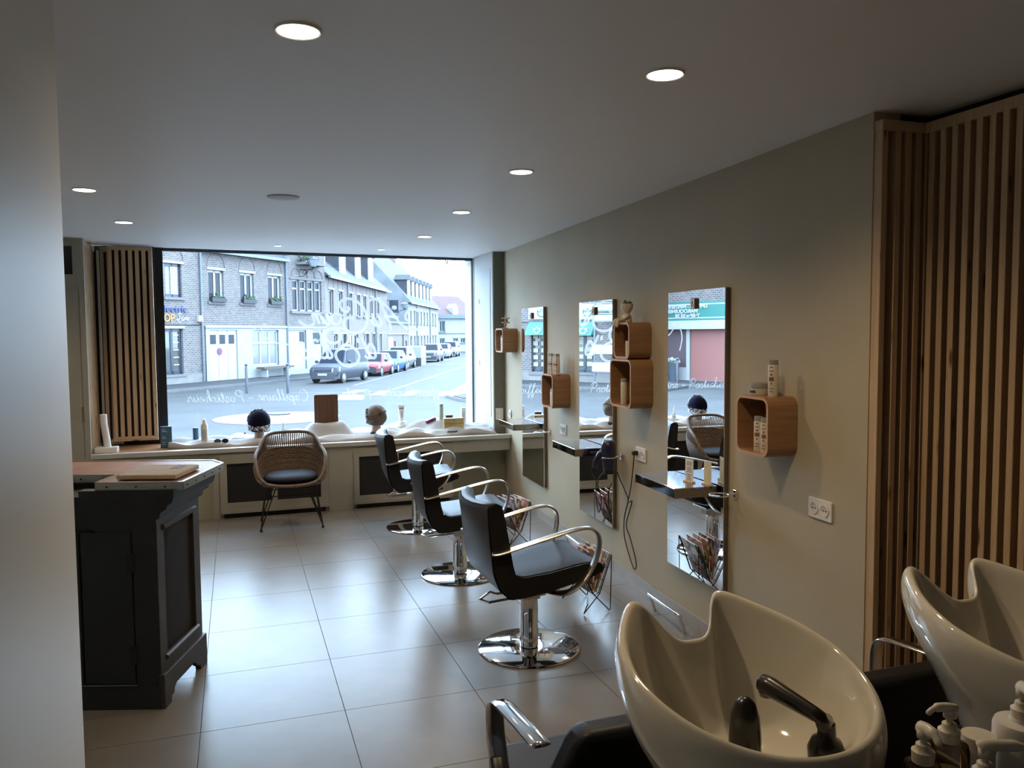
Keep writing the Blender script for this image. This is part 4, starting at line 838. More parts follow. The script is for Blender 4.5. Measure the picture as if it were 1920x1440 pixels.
b = prod('black_box', 2.11, 8.26, 'small black box with cream edge behind the gold box', 'box', 0)
MB().box(-.035, .035, -.02, .02, 0, .032).build('carton', BLACKM, b); MB().box(-.036, .036, -.021, .021, .026, .034).build('lid', mat('lid_cream', (.5, .46, .38), .5), b)
b = prod('hair_clip', 2.06, 7.93, 'dark beaded hair clip lying on the cloth in front of the gold box', 'hair clip', .008)
q = MB()
for i in range(8): q.sphere((-.045+.013*i, .004*math.sin(i*2), .006+.005*(i % 2)), .008, 8, 6)
q.build('beads', BLACKM, b, smooth=True)
b = thing('paper_roll', 'tall white paper roll standing in a low white tray by the cream door', 'paper roll', (-1.095, 7.88, SH), 0)
MB().loft([[(.030*math.cos(a)+dx, .026*math.sin(a), z) for a in [2*math.pi*i/16 for i in range(16)]] for z, dx in ((.01, .01), (.12, 0), (.26, -.018), (.34, -.02))]).build('roll', PAPER, b, smooth=50)
MB().box(-.09, .09, -.06, .06, 0, .05).build('tray', PLASTW, b, bevel=.006)
# ================================================================= VINYL LETTERING ON THE GLASS (read from the street, so reversed indoors)
VINYL = bpy.data.materials.new('frosted_white_vinyl'); VINYL.use_nodes = True
_n = VINYL.node_tree; _n.nodes.clear(); _o = _n.nodes.new('ShaderNodeOutputMaterial'); _m = _n.nodes.new('ShaderNodeMixShader'); _m.inputs[0].default_value = .13
_d = _n.nodes.new('ShaderNodeBsdfDiffuse'); _d.inputs[0].default_value = (.75, .77, .8, 1); _t = _n.nodes.new('ShaderNodeBsdfTranslucent'); _t.inputs[0].default_value = (.85, .85, .85, 1)
_n.links.new(_d.outputs[0], _m.inputs[1]); _n.links.new(_t.outputs[0], _m.inputs[2]); _x = _n.nodes.new('ShaderNodeMixShader'); _x.inputs[0].default_value = .3; _y = _n.nodes.new('ShaderNodeBsdfTransparent'); _n.links.new(_m.outputs[0], _x.inputs[1]); _n.links.new(_y.outputs[0], _x.inputs[2]); _n.links.new(_x.outputs[0], _o.inputs[0])
def glass_pts(pts, sx=5.3333, ox=470, oy=540): 
    out = []
    for x, y in pts: a, z = gpx(ox+x/sx, oy+y/sx); out.append((a, .012, z))
    return out
big = [
 [(1185, 128), (1215, 112), (1255, 112), (1300, 125), (1345, 165), (1400, 225), (1455, 300), (1505, 360), (1565, 402), (1630, 418), (1690, 410), (1725, 380)],
 [(1285, 122), (1325, 200), (1365, 290), (1396, 365), (1404, 410), (1390, 440), (1360, 448), (1330, 440)],
 [(1335, 290), (1400, 285), (1485, 296)],
 [(1700, 245), (1650, 214), (1590, 222), (1552, 265), (1556, 310), (1590, 332)],
 [(1215, 255), (1245, 320), (1270, 370), (1295, 378), (1312, 350), (1290, 300), (1268, 255)], [(1275, 375), (1245, 372), (1220, 345), (1205, 310)],
 [(970, 182), (985, 210), (965, 238), (930, 230), (902, 185), (905, 135), (940, 112), (995, 108), (1060, 130), (1120, 185), (1160, 265), (1166, 345), (1135, 415), (1075, 448), (1010, 444), (955, 412), (935, 355), (950, 312), (990, 294), (1035, 308)],
 [(905, 300), (880, 262), (840, 262), (815, 305), (830, 355), (870, 362), (900, 330), (905, 300)], [(815, 305), (780, 285), (760, 262)],
 [(762, 262), (790, 335), (785, 362), (755, 358)], [(745, 225), (752, 232)],
 [(755, 358), (720, 300), (690, 262), (665, 265), (668, 300), (690, 360)], [(735, 360), (708, 290)], [(668, 300), (645, 262), (620, 270), (640, 340), (600, 380), (540, 370), (480, 320)],
 [(1108, 490), (1140, 560), (1175, 640), (1200, 690), (1185, 702), (1160, 690), (1148, 672)], [(1196, 688), (1172, 620), (1185, 566), (1212, 562), (1240, 610), (1252, 665), (1246, 695), (1225, 700), (1196, 688)],
 [(1060, 505), (1078, 520), (1072, 548)],
 [(985, 520), (982, 465), (955, 422), (900, 402), (830, 398), (775, 425), (752, 475), (775, 530), (830, 552), (890, 530), (905, 480), (880, 430), (830, 408)], [(985, 520), (960, 560), (915, 582), (965, 572), (1025, 592), (1075, 645), (1086, 705), (1060, 755), (1000, 782), (930, 768), (875, 725), (852, 670), (870, 625), (920, 606), (970, 618)],
 [(690, 420), (725, 510), (775, 600), (815, 665), (812, 695), (785, 700), (760, 680)], [(700, 505), (735, 590), (768, 650), (765, 690), (735, 700), (712, 690)],
 [(680, 540), (650, 520), (620, 540), (650, 600), (690, 650), (690, 690), (655, 704), (610, 690), (585, 655)], [(612, 520), (600, 580), (590, 650), (600, 690)],
 [(560, 640), (530, 600), (525, 555), (498, 548), (472, 572), (475, 625), (505, 680), (540, 704), (575, 690), (592, 660)],
 [(505, 690), (470, 655), (440, 615), (395, 572), (340, 560), (270, 550), (200, 525), (150, 480), (115, 425), (108, 385), (130, 365), (165, 372)],
 [(60, 375), (25, 450), (12, 540), (25, 620), (45, 690)]]
m = MB()
for i, st in enumerate(big): ribbon(m, spline([(*p,) for p in glass_pts(st)], 5), .030 if i < len(big)-2 else .014, (0, -1, 0))
m.build('script_lettering', VINYL, win)
G = {'C': (.62, [[(.6, .72), (.5, .92), (.3, .98), (.1, .75), (.05, .4), (.15, .1), (.35, 0), (.55, .12)]]), 'o': (.42, [[(.3, .42), (.15, .42), (.06, .2), (.15, .02), (.3, .05), (.33, .25), (.3, .42), (.42, .38)]]),
 'i': (.26, [[(.0, .1), (.1, .42), (.1, .1), (.16, .0), (.26, .1)], [(.12, .56), (.14, .6)]]), 'f': (.32, [[(0, .1), (.15, .5), (.24, .9), (.18, 1.0), (.1, .8), (.1, .2), (.08, -.3), (.16, -.4), (.2, -.1), (.32, .1)]]),
 'e': (.36, [[(0, .12), (.18, .2), (.26, .34), (.17, .44), (.07, .28), (.1, .06), (.2, 0), (.36, .12)]]), 'u': (.42, [[(0, .1), (.08, .42), (.08, .1), (.16, 0), (.28, .15), (.3, .42), (.3, .1), (.36, 0), (.42, .1)]]),
 'r': (.34, [[(0, .1), (.1, .45), (.16, .36), (.26, .38), (.24, .1), (.29, 0), (.34, .1)]]), 'M': (.86, [[(0, .05), (.06, 0), (.12, .4), (.2, .95), (.36, .2), (.56, .95), (.62, .3), (.68, 0), (.86, .1)]]),
 'x': (.38, [[(0, .4), (.1, .4), (.2, .05), (.38, .1)], [(.32, .42), (.02, 0)]]), 't': (.28, [[(0, .1), (.14, .8), (.1, .1), (.16, 0), (.28, .1)], [(.02, .55), (.24, .58)]]), '-': (.5, [[(.1, .28), (.4, .28)]]), ' ': (.3, []),
 'P': (.55, [[(.05, 0), (.22, .95)], [(.02, .65), (.1, .95), (.35, 1.0), (.52, .8), (.42, .55), (.2, .48)]]), 'h': (.42, [[(0, .1), (.16, .7), (.16, 1.0), (.08, .9), (.06, 0), (.1, .3), (.22, .44), (.27, .3), (.27, .06), (.33, 0), (.42, .1)]]),
 's': (.32, [[(0, .1), (.15, .48), (.22, .2), (.16, 0), (.06, .06), (.2, .02), (.32, .1)]]), 'a': (.42, [[(.28, .4), (.14, .44), (.05, .2), (.12, .02), (.24, .1), (.3, .42), (.28, .1), (.34, 0), (.42, .1)]]),
 'p': (.42, [[(0, .1), (.1, .45), (.04, -.4), (.1, .2), (.2, .44), (.32, .3), (.26, .04), (.14, .04), (.42, .1)]]), 'l': (.26, [[(0, .1), (.16, .75), (.12, 1.0), (.06, .7), (.08, .1), (.14, 0), (.26, .1)]]), 'c': (.34, [[(.26, .36), (.16, .44), (.05, .22), (.12, .02), (.34, .1)]]),
 'S': (.55, [[(.5, .85), (.35, 1.0), (.18, .85), (.3, .55), (.38, .25), (.2, 0), (.02, .12)]]), 'n': (.44, [[(0, .1), (.08, .44), (.06, 0), (.12, .3), (.24, .44), (.3, .1), (.36, 0), (.44, .1)]])}
G['è'] = (.36, G['e'][1]+[[(.1, .66), (.2, .56)]])
def script_strokes(text):
    x = 0; out = []
    for ch in text:
        w_, st = G[ch]; out += [[(x+p[0]+.12*p[1], p[1]) for p in s_] for s_ in st]; x += w_
    return out, x
m = MB()
for word, ua, ub, vb in (('Posticheur', 459, 352, 754), ('-', 480, 463, 752), ('Capillaire', 580, 484, 751), ('-', 616, 600, 750), ('Prothèse', 698, 622, 749), ('Mixte', 782, 716, 743), ('Coiffeur', 853, 786, 743)):
    st, L = script_strokes(word)
    a0, z0 = gpx(ua, vb); a1, z1 = gpx(ub, vb); k = (a1-a0)/L; kz = .115 if len(word) > 1 else .11
    for s_ in st: ribbon(m, spline([(a0+k*p[0], .012, z0+(z1-z0)*p[0]/L+kz*p[1]) for p in s_], 3), .006, (0, -1, 0))
m.build('script_line', VINYL, win)
# ================================================================= STREET
S = -.9
EXT = .54        # darkens all street colours to hold down exposure under the strong sky
_mat, _brick = mat, brick
def mat(name, col, *a, **k): return _mat(name, tuple(c*EXT for c in col), *a, **k)
def brick(name, c1, c2, mo, *a): return _brick(name, *[tuple(c*EXT for c in q) for q in (c1, c2, mo)], *a)
def roofmat(name, c1, c2, bw=.3, bh=.3): return brick(name, c1, c2, tuple(x*.45 for x in c2), bw, bh)
ASPH = mat('asphalt', (.052, .052, .053), .75, spec=.15, noise=.25, nscale=.6, bump=.1, bscale=30)
PAVE = mat('pavement', (.046, .046, .049), .8, spec=.15, noise=.2, nscale=1.2)
KERB = mat('kerb_stone', (.10, .10, .105), .8, noise=.2, nscale=3)
MARK = mat('road_paint', (.18, .18, .175), .6, noise=.25, nscale=6)
BRICK = brick('grey_pink_brick', (.135, .105, .098), (.080, .064, .062), (.26, .25, .24), .26, .10)
BRICKP = brick('pink_brick', (.165, .115, .10), (.115, .08, .072), (.22, .20, .19))
STUCCO = mat('white_render', (.30, .31, .31), .8, noise=.08, nscale=1.5)
STONE = mat('pale_lintel', (.28, .27, .25), .8)
SILLG = mat('grey_sill', (.13, .125, .125), .8)
SLATE = roofmat('slate_tiles', (.042, .048, .062), (.03, .034, .046), .28, .3)
REDT = roofmat('red_tiles', (.11, .042, .042), (.08, .03, .032), .3, .3)
EWHITE = mat('white_joinery', (.34, .34, .34), .5)
EBLUE = mat('navy_joinery', (.018, .024, .045), .4)
EPANE = mat('street_window_glass', (.025, .03, .04), .15, spec=.12)
ECURT = mat('net_curtain_pane', (.17, .18, .20), .25)
PIPE = mat('zinc_pipe', (.12, .14, .17), .4, .5)
EBROWN = mat('brown_doors', (.085, .055, .05), .6)
EGREY = mat('grey_gable_render', (.13, .14, .15), .9, noise=.25, nscale=1.0)
struct('road', MB().add([(-60, 8.75, S), (80, 8.75, S), (120, 170, S), (-90, 170, S)], [(0, 1, 2, 3)]), ASPH)
def plane_frame(p0, p1):
    d = Vector((p1.x-p0.x, p1.y-p0.y, 0)).normalized(); return p0, d, Vector((-d.y, d.x, 0)), math.atan2(d.y, d.x)
def loc_on(fr, u, v):
    o, d, n, a = fr; p = on_plane(u, v, n, o); return (p-o).dot(d), p.z-S
def refl_on(fr, u, v):
    o, d, n, a = fr; q = wpt(0, .03, 0); a_, b_, tw = mir[0] if u > 1200 else (mir[1] if u > 1060 else mir[2]); mn = Matrix.Rotation(-tw, 3, 'Z') @ WN; q = wpt((a_+b_)/2, .033, 0); h = on_plane(u, v, mn, q); r = ray(u, v); r = r-mn*(2*r.dot(mn)); t = n.dot(o-h)/n.dot(r); p = h+r*t
    return (p-o).dot(d), p.z-S
F1 = plane_frame(on_z(312, 725, S), on_z(573, 703, S))
L1 = lambda u, v: loc_on(F1, u, v)
X1 = lambda u: L1(u, 660)[0]
xe = X1(612); p2 = F1[0]+F1[1]*xe
F2 = plane_frame(p2, p2+Vector((.363, .932, 0)))
L2 = lambda u, v: loc_on(F2, u, v); X2 = lambda u: L2(u, 640)[0]
GROUND = (Vector((0, 0, S)), Vector((1, 0, 0)), Vector((0, 0, 1)), 0)
def refl_ground(u, v):
    a_, b_, tw = mir[0] if u > 1200 else (mir[1] if u > 1060 else mir[2]); mn = Matrix.Rotation(-tw, 3, 'Z') @ WN
    h = on_plane(u, v, mn, wpt((a_+b_)/2, .033, 0)); r = ray(u, v); r = r-mn*(2*r.dot(mn)); return h+r*((S-h.z)/r.z)
FL = plane_frame(refl_ground(1355, 720), refl_ground(1255, 715))

# pavements with kerbs along both rows of houses
def strip(fr, x0, x1, y0, y1, z, name, m, extra=0):
    o, d, n, a = fr; b = MB().box(x0, x1, y0, y1, 0, z); return struct(name, b, m, loc=(o.x, o.y, S), rz=a)
strip(F1, -14, xe-.3, -3.2, .1, .10, 'pavement_1', PAVE); strip(F1, -14, xe-.3, -3.36, -3.2, .11, 'kerb_1', KERB)
strip(F2, -.5, 75, -2.3, .1, .10, 'pavement_2', PAVE); strip(F2, -.5, 75, -2.46, -2.3, .11, 'kerb_2', KERB)
k0, k1 = on_z(663, 723, S), on_z(863, 668, S)
def road_mark(name, pts, label=None):
    b = MB().add([tuple(p+Vector((0, 0, .006))) for p in pts], [tuple(range(len(pts)))]); return struct(name, b, MARK)
def stripe(u0, v0, u1, v1, w, name='road_line'):
    a, b = on_z(u0, v0, S), on_z(u1, v1, S); d = (b-a).normalized(); n = Vector((-d.y, d.x, 0))*w/2; road_mark(name, [a-n, b-n, b+n, a+n])
stripe(735, 731, 880, 684, .12); stripe(663, 723, 863, 668, .10)
for q in (((632, 750), (638, 740), (684, 741), (680, 750)), ((693, 741), (712, 733), (731, 733), (716, 741)), ((752, 742), (768, 733), (790, 733), (772, 742)), ((640, 738), (668, 731), (690, 731), (664, 738)), ((820, 742), (828, 734), (846, 734), (842, 742))):
    road_mark('crossing_stripe', [on_z(u, v, S) for u, v in q])
stripe(540, 737, 860, 733, .10)
for u, v in ((822, 684), (845, 683), (868, 683)): stripe(u-5, v, u+6, v-1, .25, 'road_dash')
# corner of the opposite pavement at the right
q = [on_z(u, v, S) for u, v in ((835, 745), (876, 719), (900, 712), (905, 757), (862, 752))]
struct('pavement_3', MB().prism([(p.x, p.y) for p in q], S, S+.10), mat('pale_paving', (.16, .16, .16), .7)); q = [on_z(u, v, S) for u, v in ((850, 748), (880, 742), (900, 741), (905, 757), (866, 752))]
struct('kerb_3', MB().prism([(p.x, p.y) for p in q], S+.10, S+.13), PAVE)
# round paved island
pc = on_z(520, 784, S); pav = brick('pink_paving', (.15, .105, .10), (.12, .085, .082), (.18, .16, .16), .22, .11)
isl = struct('paved_island', MB().lathe([(.001, 0), (1.88, 0), (1.88, .02), (.001, .03)], 56), pav, loc=(pc.x, pc.y, S))
mc = on_z(523, 778, S); tag(MB().lathe([(.001, 0), (.36, 0), (.36, .03), (.33, .035), (.001, .035)], 32, c=(mc.x, mc.y, S+.03)).build('manhole_cover', BLACKM, smooth=40), 'dark round manhole cover on the pink paved island', 'manhole')
# ---------------------------------------------------------------- houses
def house(name, label, fr): return thing(name, label, 'house', (fr[0].x, fr[0].y, S), fr[3], 'houses along the street')
def ewin(h, x0, x1, z0, z1, fm=EWHITE, pm=EPANE, mull=1, dy=.16, sill=True, lintel=True, arch=False, fw=.07, trans=None):
    w = MB(); w.box(x0, x0+fw, dy-.04, dy, z0, z1).box(x1-fw, x1, dy-.04, dy, z0, z1).box(x0, x1, dy-.04, dy, z1-fw, z1).box(x0, x1, dy-.04, dy, z0, z0+fw)
    for i in range(1, mull): cx = x0+(x1-x0)*i/mull; w.box(cx-fw/2, cx+fw/2, dy-.04, dy, z0, z1)
    if trans: w.box(x0, x1, dy-.04, dy, trans-fw/2, trans+fw/2)
    o = w.build('window', fm, h); MB().box(x0, x1, dy, dy+.01, z0, z1).build('pane', pm, o)
    if sill: MB().box(x0-.12, x1+.12, -.10, .12, z0-.14, z0).build('sill', SILLG, o)
    if lintel: MB().box(x0-.12, x1+.12, -.05, .05, z1, z1+.13).build('lintel', STONE, o)
    if arch:
        cx, rr = (x0+x1)/2, (x1-x0)/2+.10; MB().tube([(cx+rr*math.cos(t), -.01, z1+.15+1.15*rr*math.sin(t)) for t in [math.pi*i/16 for i in range(17)]], .015, 6).build('arch', BLACKM, o)
    return o
def body(h, x0, x1, zt, rects, m, depth=8, base=None):
    panel_holes(x0, x1, 0, zt, rects, 0, .2).build('wall', m, h)
    MB().box(x0, x1, .22, depth, 0, zt).build('rear_volume', m, h)
def roof(h, x0, x1, ze, rise=3.4, run=4.4, m=SLATE, over=.3):
    b = MB(); b.add([(x0, -over, ze), (x1, -over, ze), (x1, run, ze+rise), (x0, run, ze+rise), (x1, 2*run, ze), (x0, 2*run, ze)], [(0, 1, 2, 3), (3, 2, 4, 5), (0, 3, 5), (1, 4, 2), (0, 5, 4, 1)])
    b.build('roof', m, h); MB().box(x0, x1, -over-.12, -over+.05, ze-.14, ze+.02).build('gutter', PIPE, h)
def pipe(h, x, z1): MB().cyl((x, -.09, 0), (x, -.09, z1), .06, n=8).build('drainpipe', PIPE, h)
def rect1(u0, u1, v0, v1, L=L1):
    um = (u0+u1)/2; a, b = L(u0, v1)[0], L(u1, v1)[0]; return a, b, L(um, v1)[1], L(um, v0)[1]
zE = (L1(440, 472.5)[1]+L1(540, 491)[1])/2
# house A: brick with a navy shop front -------------------------------------------------
xA = X1(379); hA = house('corner_house', 'brick corner house with navy shop front and blue and orange sign', F1)
rA1 = rect1(310, 342, 494, 557); rA2 = rect1(309, 345, 616, 702)
# green florist bays seen only in the mirrors, further along the same wall
bays = []
for ua, ub in ((996, 1028), (1074, 1115)):
    q0, q1 = sorted((refl_on(F1, ua, 650)[0], refl_on(F1, ub, 650)[0])); um = 1008 if ua < 1050 else 1100
    bays.append((q0, q1, refl_on(F1, um, 698)[1], refl_on(F1, um, 608)[1]))
gx0, gx1, gz0, gz1 = bays[1]
hx0 = min(refl_on(F1, 1147, 650)[0], gx0-.5)
rects = [rA1, rA2]+bays
body(hA, hx0, xA, zE+1.2, rects, BRICK, 3.0); roof(hA, hx0, xA, zE+1.2, 1.6, 1.5)
ewin(hA, *rA1, fm=EBLUE, pm=mat('blind_slats_pane', (.25, .28, .30), .5), mull=2, arch=True, fw=.16)
q = MB()
for i in range(11): q.box((rA1[0]+rA1[1])/2-.1, rA1[1]-.18, .11, .118, rA1[2]+.15+i*(rA1[3]-rA1[2]-.3)/11, rA1[2]+.26+i*(rA1[3]-rA1[2]-.3)/11)
q.build('blind_slat', EWHITE, hA)
w = ewin(hA, *rA2, fm=EBLUE, pm=mat('shop_display_pane', (.10, .105, .10), .1), mull=2, fw=.16, lintel=True)
q = MB()
for i in range(5): z = rA2[2]+.45+i*.38; q.box((rA2[0]+rA2[1])/2+.1, rA2[1]-.2, .10, .13, z, z+.05)
q.build('lit_shelf', mat('lit_shelf', (.5, .42, .25), .5, emis=(1, .8, .45), estr=.6), w)
MB().box(hx0, xA, -.06, .0, 0, .55).build('plinth', mat('stone_plinth', (.19, .175, .165), .9, noise=.2, nscale=2), hA)
MB().tube([(hx0, -.03, L1(345, 608)[1]), (xA, -.03, L1(345, 609)[1])], .02, 5).build('cable', BLACKM, hA)
BLUEL = mat('royal_blue_letter', (.015, .03, .17), .5); ORNG = mat('orange_letter', (.36, .16, .03), .5)
x, z = L1(307, 584.5); sz_ = (L1(307, 571)[1]-z)*1.35
xr = L1(350, 584)[0]
text_mesh('sign_letters', 'Electric', sz_, BLUEL, hA, (xr, -.05, z), (math.pi/2, 0, 0), 'RIGHT', bold=.004, extrude=.02, sx=1.3)
x, z = L1(326, 603); text_mesh('sign_letters', 'OP', (L1(326, 588)[1]-z)*1.35, ORNG, hA, (x, -.05, z), (math.pi/2, 0, 0), 'RIGHT', bold=.012, extrude=.02)
st, Ls = script_strokes('Sun' if False else 'Sun'.replace('S', 'S')); a0, z0 = L1(330, 600); a1, _ = L1(352, 600); hgt = L1(330, 587)[1]-z0
m = MB()
for s_ in st: ribbon(m, spline([(a0+(a1-a0)*p[0]/Ls, -.04, z0+hgt*p[1]) for p in s_], 3), .05, (0, -1, 0))
ribbon(m, [(a0+.1, -.04, z0-.12), (a1+.1, -.04, z0+.1)], .03, (0, -1, 0)); m.build('sign_script', EWHITE, hA)
x, z = L1(373, 598); MB().box(x-.15, x+.12, -.15, 0, z-.15, z+.17).build('alarm_box', EWHITE, hA); MB().box(x-.06, x+.08, -.16, -.15, z-.17, z-.08).build('alarm_light', mat('red_plastic', (.25, .02, .02), .4), hA)
pipe(hA, xA-.02, zE+1.1)
TEAL = mat('green_fascia', (.01, .115, .085), .5)
def tulip(p, x, z, r, y, m_):
    q = MB(); ribbon(q, [(x+r*math.cos(t), y, z+r*math.sin(t)) for t in [math.radians(160+220*i/16) for i in range(17)]], r*.3, (0, -1, 0))
    ribbon(q, [(x-r*.94, y, z+r*.34), (x-r*.4, y, z-.1*r), (x, y, z+r*.7), (x+r*.4, y, z-.1*r), (x+r*.94, y, z+r*.34)], r*.25, (0, -1, 0)); q.build('emblem', m_, p)
for b0, b1, bz0, bz1 in bays:
    w = ewin(hA, b0, b1, bz0, bz1, fm=EBLUE, pm=mat('shop_display_pane', (.1, .1, .1), .1), mull=2, fw=.13, lintel=False)
    aw = MB().prism([(-.55, bz1-.55), (-.02, bz1+.15), (0, bz1+.15), (0, bz1-.5)], b0-.1, b1+.1, 'x').build('awning', TEAL, hA)
    fas = MB().box(b0-.1, b1+.1, -.08, 0, bz1+.25, bz1+1.0).build('fascia', EWHITE, hA)
    xc = b0+.35 if b1-b0 > 1 else (b0+b1)/2
    tulip(fas, xc, bz1+.62, .24, -.09, TEAL); tulip(aw, xc, bz1-.25, .2, -.52, EWHITE)
    q = MB(); nx = max(1, int((b1-b0)/.5))
    for i in range(nx):
        for j in range(5): q.box(b0+.2+i*.5, b0+.5+i*.5, .105, .118, bz0+.3+j*.36, bz0+.52+j*.36)
    q.build('display_card', mat('display_cream', (.30, .27, .18), .6), w)
# house B: three arched windows, white ground floor -----------------------------------------
xB = X1(538); hB = house('brick_house', 'brick house with three arched windows with flower boxes over a white garage door', F1)
wB = [rect1(392, 420, 504, 562), rect1(451.5, 476.5, 512, 568), rect1(503.5, 527, 520, 574)]
zb0 = sum(r[2] for r in wB)/3; zb1 = sum(r[3] for r in wB)/3; wB = [(r[0], r[1], zb0, zb1) for r in wB]
gB = rect1(394, 446, 619, 713); gB = (gB[0], gB[1], .02, gB[3]); dB = rect1(474, 523, 622, 697)
dB = (dB[0], dB[1], .75, gB[3])
body(hB, xA, xB, zE, wB+[gB, dB], BRICK); roof(hB, xA, xB, zE)
panel_holes(xA+.25, xB-.05, 0, gB[3]+.12, [gB, dB], -.05, .2).build('ground_floor_render', STUCCO, hB)
MB().box(xA+.2, xB, -.12, -.04, gB[3]+.12, gB[3]+.25).build('cornice_band', STONE, hB)
for a, b, c, d in wB:
    o = ewin(hB, a, b, c, d, arch=True, mull=2, fw=.13)
    q = MB().box(a+.02, b-.02, -.22, -.02, c-.02, c+.2).build('flower_box', mat('black_box', (.012, .012, .014), .6), o)
    g = MB()
    for i in range(14): g.sphere((random.uniform(a+.1, b-.1), random.uniform(-.2, -.05), c+.22+random.uniform(0, .28)*random.random()), random.uniform(.05, .10), 6, 5)
    g.build('flowers', mat('plant_green', (.03, .06, .025), .8, noise=.5, nscale=20), o)
gd = MB().box(gB[0], gB[1], .02, .05, gB[2], gB[3]).build('garage_door', EWHITE, hB)
for i in range(3): wdt = (gB[1]-gB[0]); x = gB[0]+wdt*(.05+.33*i); MB().box(x, x+wdt*.2, .005, .02, gB[3]-.75, gB[3]-.25).build('door_window', EPANE, gd)
for i in (1, 2): x = gB[0]+(gB[1]-gB[0])*i/3; MB().box(x-.015, x+.015, .012, .02, gB[2], gB[3]).build('door_joint', mat('pale_grey_joint', (.2, .2, .2), .8), gd)
x, z = L1(412, 659); q = MB().cyl((x, -.01, z), (x, .02, z), .20, n=24).build('no_parking_sign', mat('sign_red', (.25, .03, .06), .5), gd); MB().cyl((x, -.02, z), (x, -.01, z), .15, n=24).build('sign_disc', mat('sign_blue', (.03, .04, .2), .5), q)
b = MB(); ribbon(b, [(x-.12, -.025, z+.12), (x+.12, -.025, z-.12)], .05, (0, -1, 0)); b.build('sign_bar', MATS['sign_red'], q)
ewin(hB, *dB, pm=ECURT, mull=3, dy=.1, sill=False, lintel=False, fw=.11, trans=dB[3]-.75)
x0, x1 = L1(476, 700)[0], L1(533, 698)[0]
bn = thing('street_bench', 'brown plank bench set against the white ground floor wall', 'bench', (F1[0].x, F1[0].y, S+.10), F1[3]); MB().box(x0, x1, -.75, -.2, .50, .60).build('seat', mat('bench_wood', (.10, .06, .05), .6), bn); 
for x in (x0+.4, x1-.35): MB().box(x-.06, x+.06, -.65, -.25, 0, .5).build('leg', EWHITE, bn)
pipe(hB, xB, zE)
# house C: brick, four-light window, white ground floor -----------------------------------------
hC = house('brick_house', 'brick house with one wide four-light arched window and a wall lantern', F1)
gC = gB[3]+.1; gC1 = (X1(541), X1(574), .4, gC-.1); gC2 = (X1(586), X1(604), .1, gC-.1); rC = rect1(548, 604, 526, 584); w4 = (rC[1]-rC[0])/4; wC = [(rC[0]+i*w4+.04, rC[0]+(i+1)*w4-.04, rC[2], rC[3]) for i in range(4)]
body(hC, xB, xe, zE+1.4, wC+[gC1, gC2], BRICK); roof(hC, xB, xe, zE+1.4)
for r in wC: ewin(hC, *r, arch=True, lintel=False, sill=False, mull=1, fw=.1, trans=r[3]-.55)
MB().box(rC[0]-.2, rC[1]+.2, -.12, .1, rC[2]-.16, rC[2]).box(rC[0]-.2, rC[1]+.2, -.06, .02, rC[3], rC[3]+.1).build('long_sill', SILLG, hC)
panel_holes(xB+.1, xe, 0, gC, [gC1, gC2], -.05, .2).build('ground_floor_render', STUCCO, hC); MB().box(xB+.1, xe, -.1, -.04, gC, gC+.12).build('cornice_band', STONE, hC)
MB().box(gC1[0], gC1[1], .05, .08, gC1[2], gC1[3]).build('roller_door', EWHITE, hC); MB().box(gC1[1]-.6, gC1[1]-.1, .03, .05, gC1[3]-.8, gC1[3]-.1).build('door_window', EPANE, hC)
MB().box(gC2[0], gC2[1], .05, .08, gC2[2], gC2[3]).build('door', EWHITE, hC); MB().box(gC2[0]+.15, gC2[1]-.15, .03, .05, gC2[3]-.9, gC2[3]-.15).build('door_window', EPANE, hC)
xo0, xo1 = X1(558), X1(600); zo = L1(575, 494)[1]
MB().box(xo0, xo1, -.7, 0, zo-.15, zo).build('balcony_slab', SILLG, hC); MB().box(xo0+1.0, xo1-.5, -.05, .02, zo, zo+1.6).build('upper_window', EWHITE, hC); MB().box(xo0+1.1, xo1-.6, -.07, -.05, zo+.1, zo+1.5).build('upper_pane', EPANE, hC)
g = MB()
for i in range(30): g.sphere((random.uniform(xo0, xo0+1.0), random.uniform(-.6, -.1), zo+.1+random.random()*.5), random.uniform(.06, .12), 6, 5)
g.build('balcony_plants', MATS['plant_green'], hC)
def lantern(fr, u, v, h_px, label):
    x, z = loc_on(fr, u, v); o, d, n, a = fr
    t = thing('wall_lantern', label, 'street lantern', o+d*x+Vector((0, 0, z)), a, 'bracket street lanterns')
    s = h_px
    MB().lathe([(.03, -.3), (.05, -.25), (.10*s, -.2), (.26*s, .25), (.27*s, .27), (.001, .42)], 6, c=(0, -1.0, 0)).build('lamp_housing', mat('lantern_black', (.02, .02, .022), .4), t)
    MB().lathe([(.11*s, -.17), (.255*s, .24)], 6, c=(0, -1.0, 0), sx=1.02, sy=1.02).build('lamp_glass', mat('lantern_glass', (.22, .25, .26), .1), t)
    MB().tube([(0, 0, -.32), (0, -1.05, -.32)], .022, 6).tube(spline([(0, 0, -.75), (0, -.3, -.7), (0, -.55, -.45), (0, -.35, -.36), (0, -.2, -.5), (0, -.35, -.6), (0, -.6, -.4), (0, -.95, -.34)], 5), .018, 6).build('bracket', BLACKM, t)
lantern(F1, 562, 496, 1.5, 'ornate bracket lantern on the brick house with the four-light window')
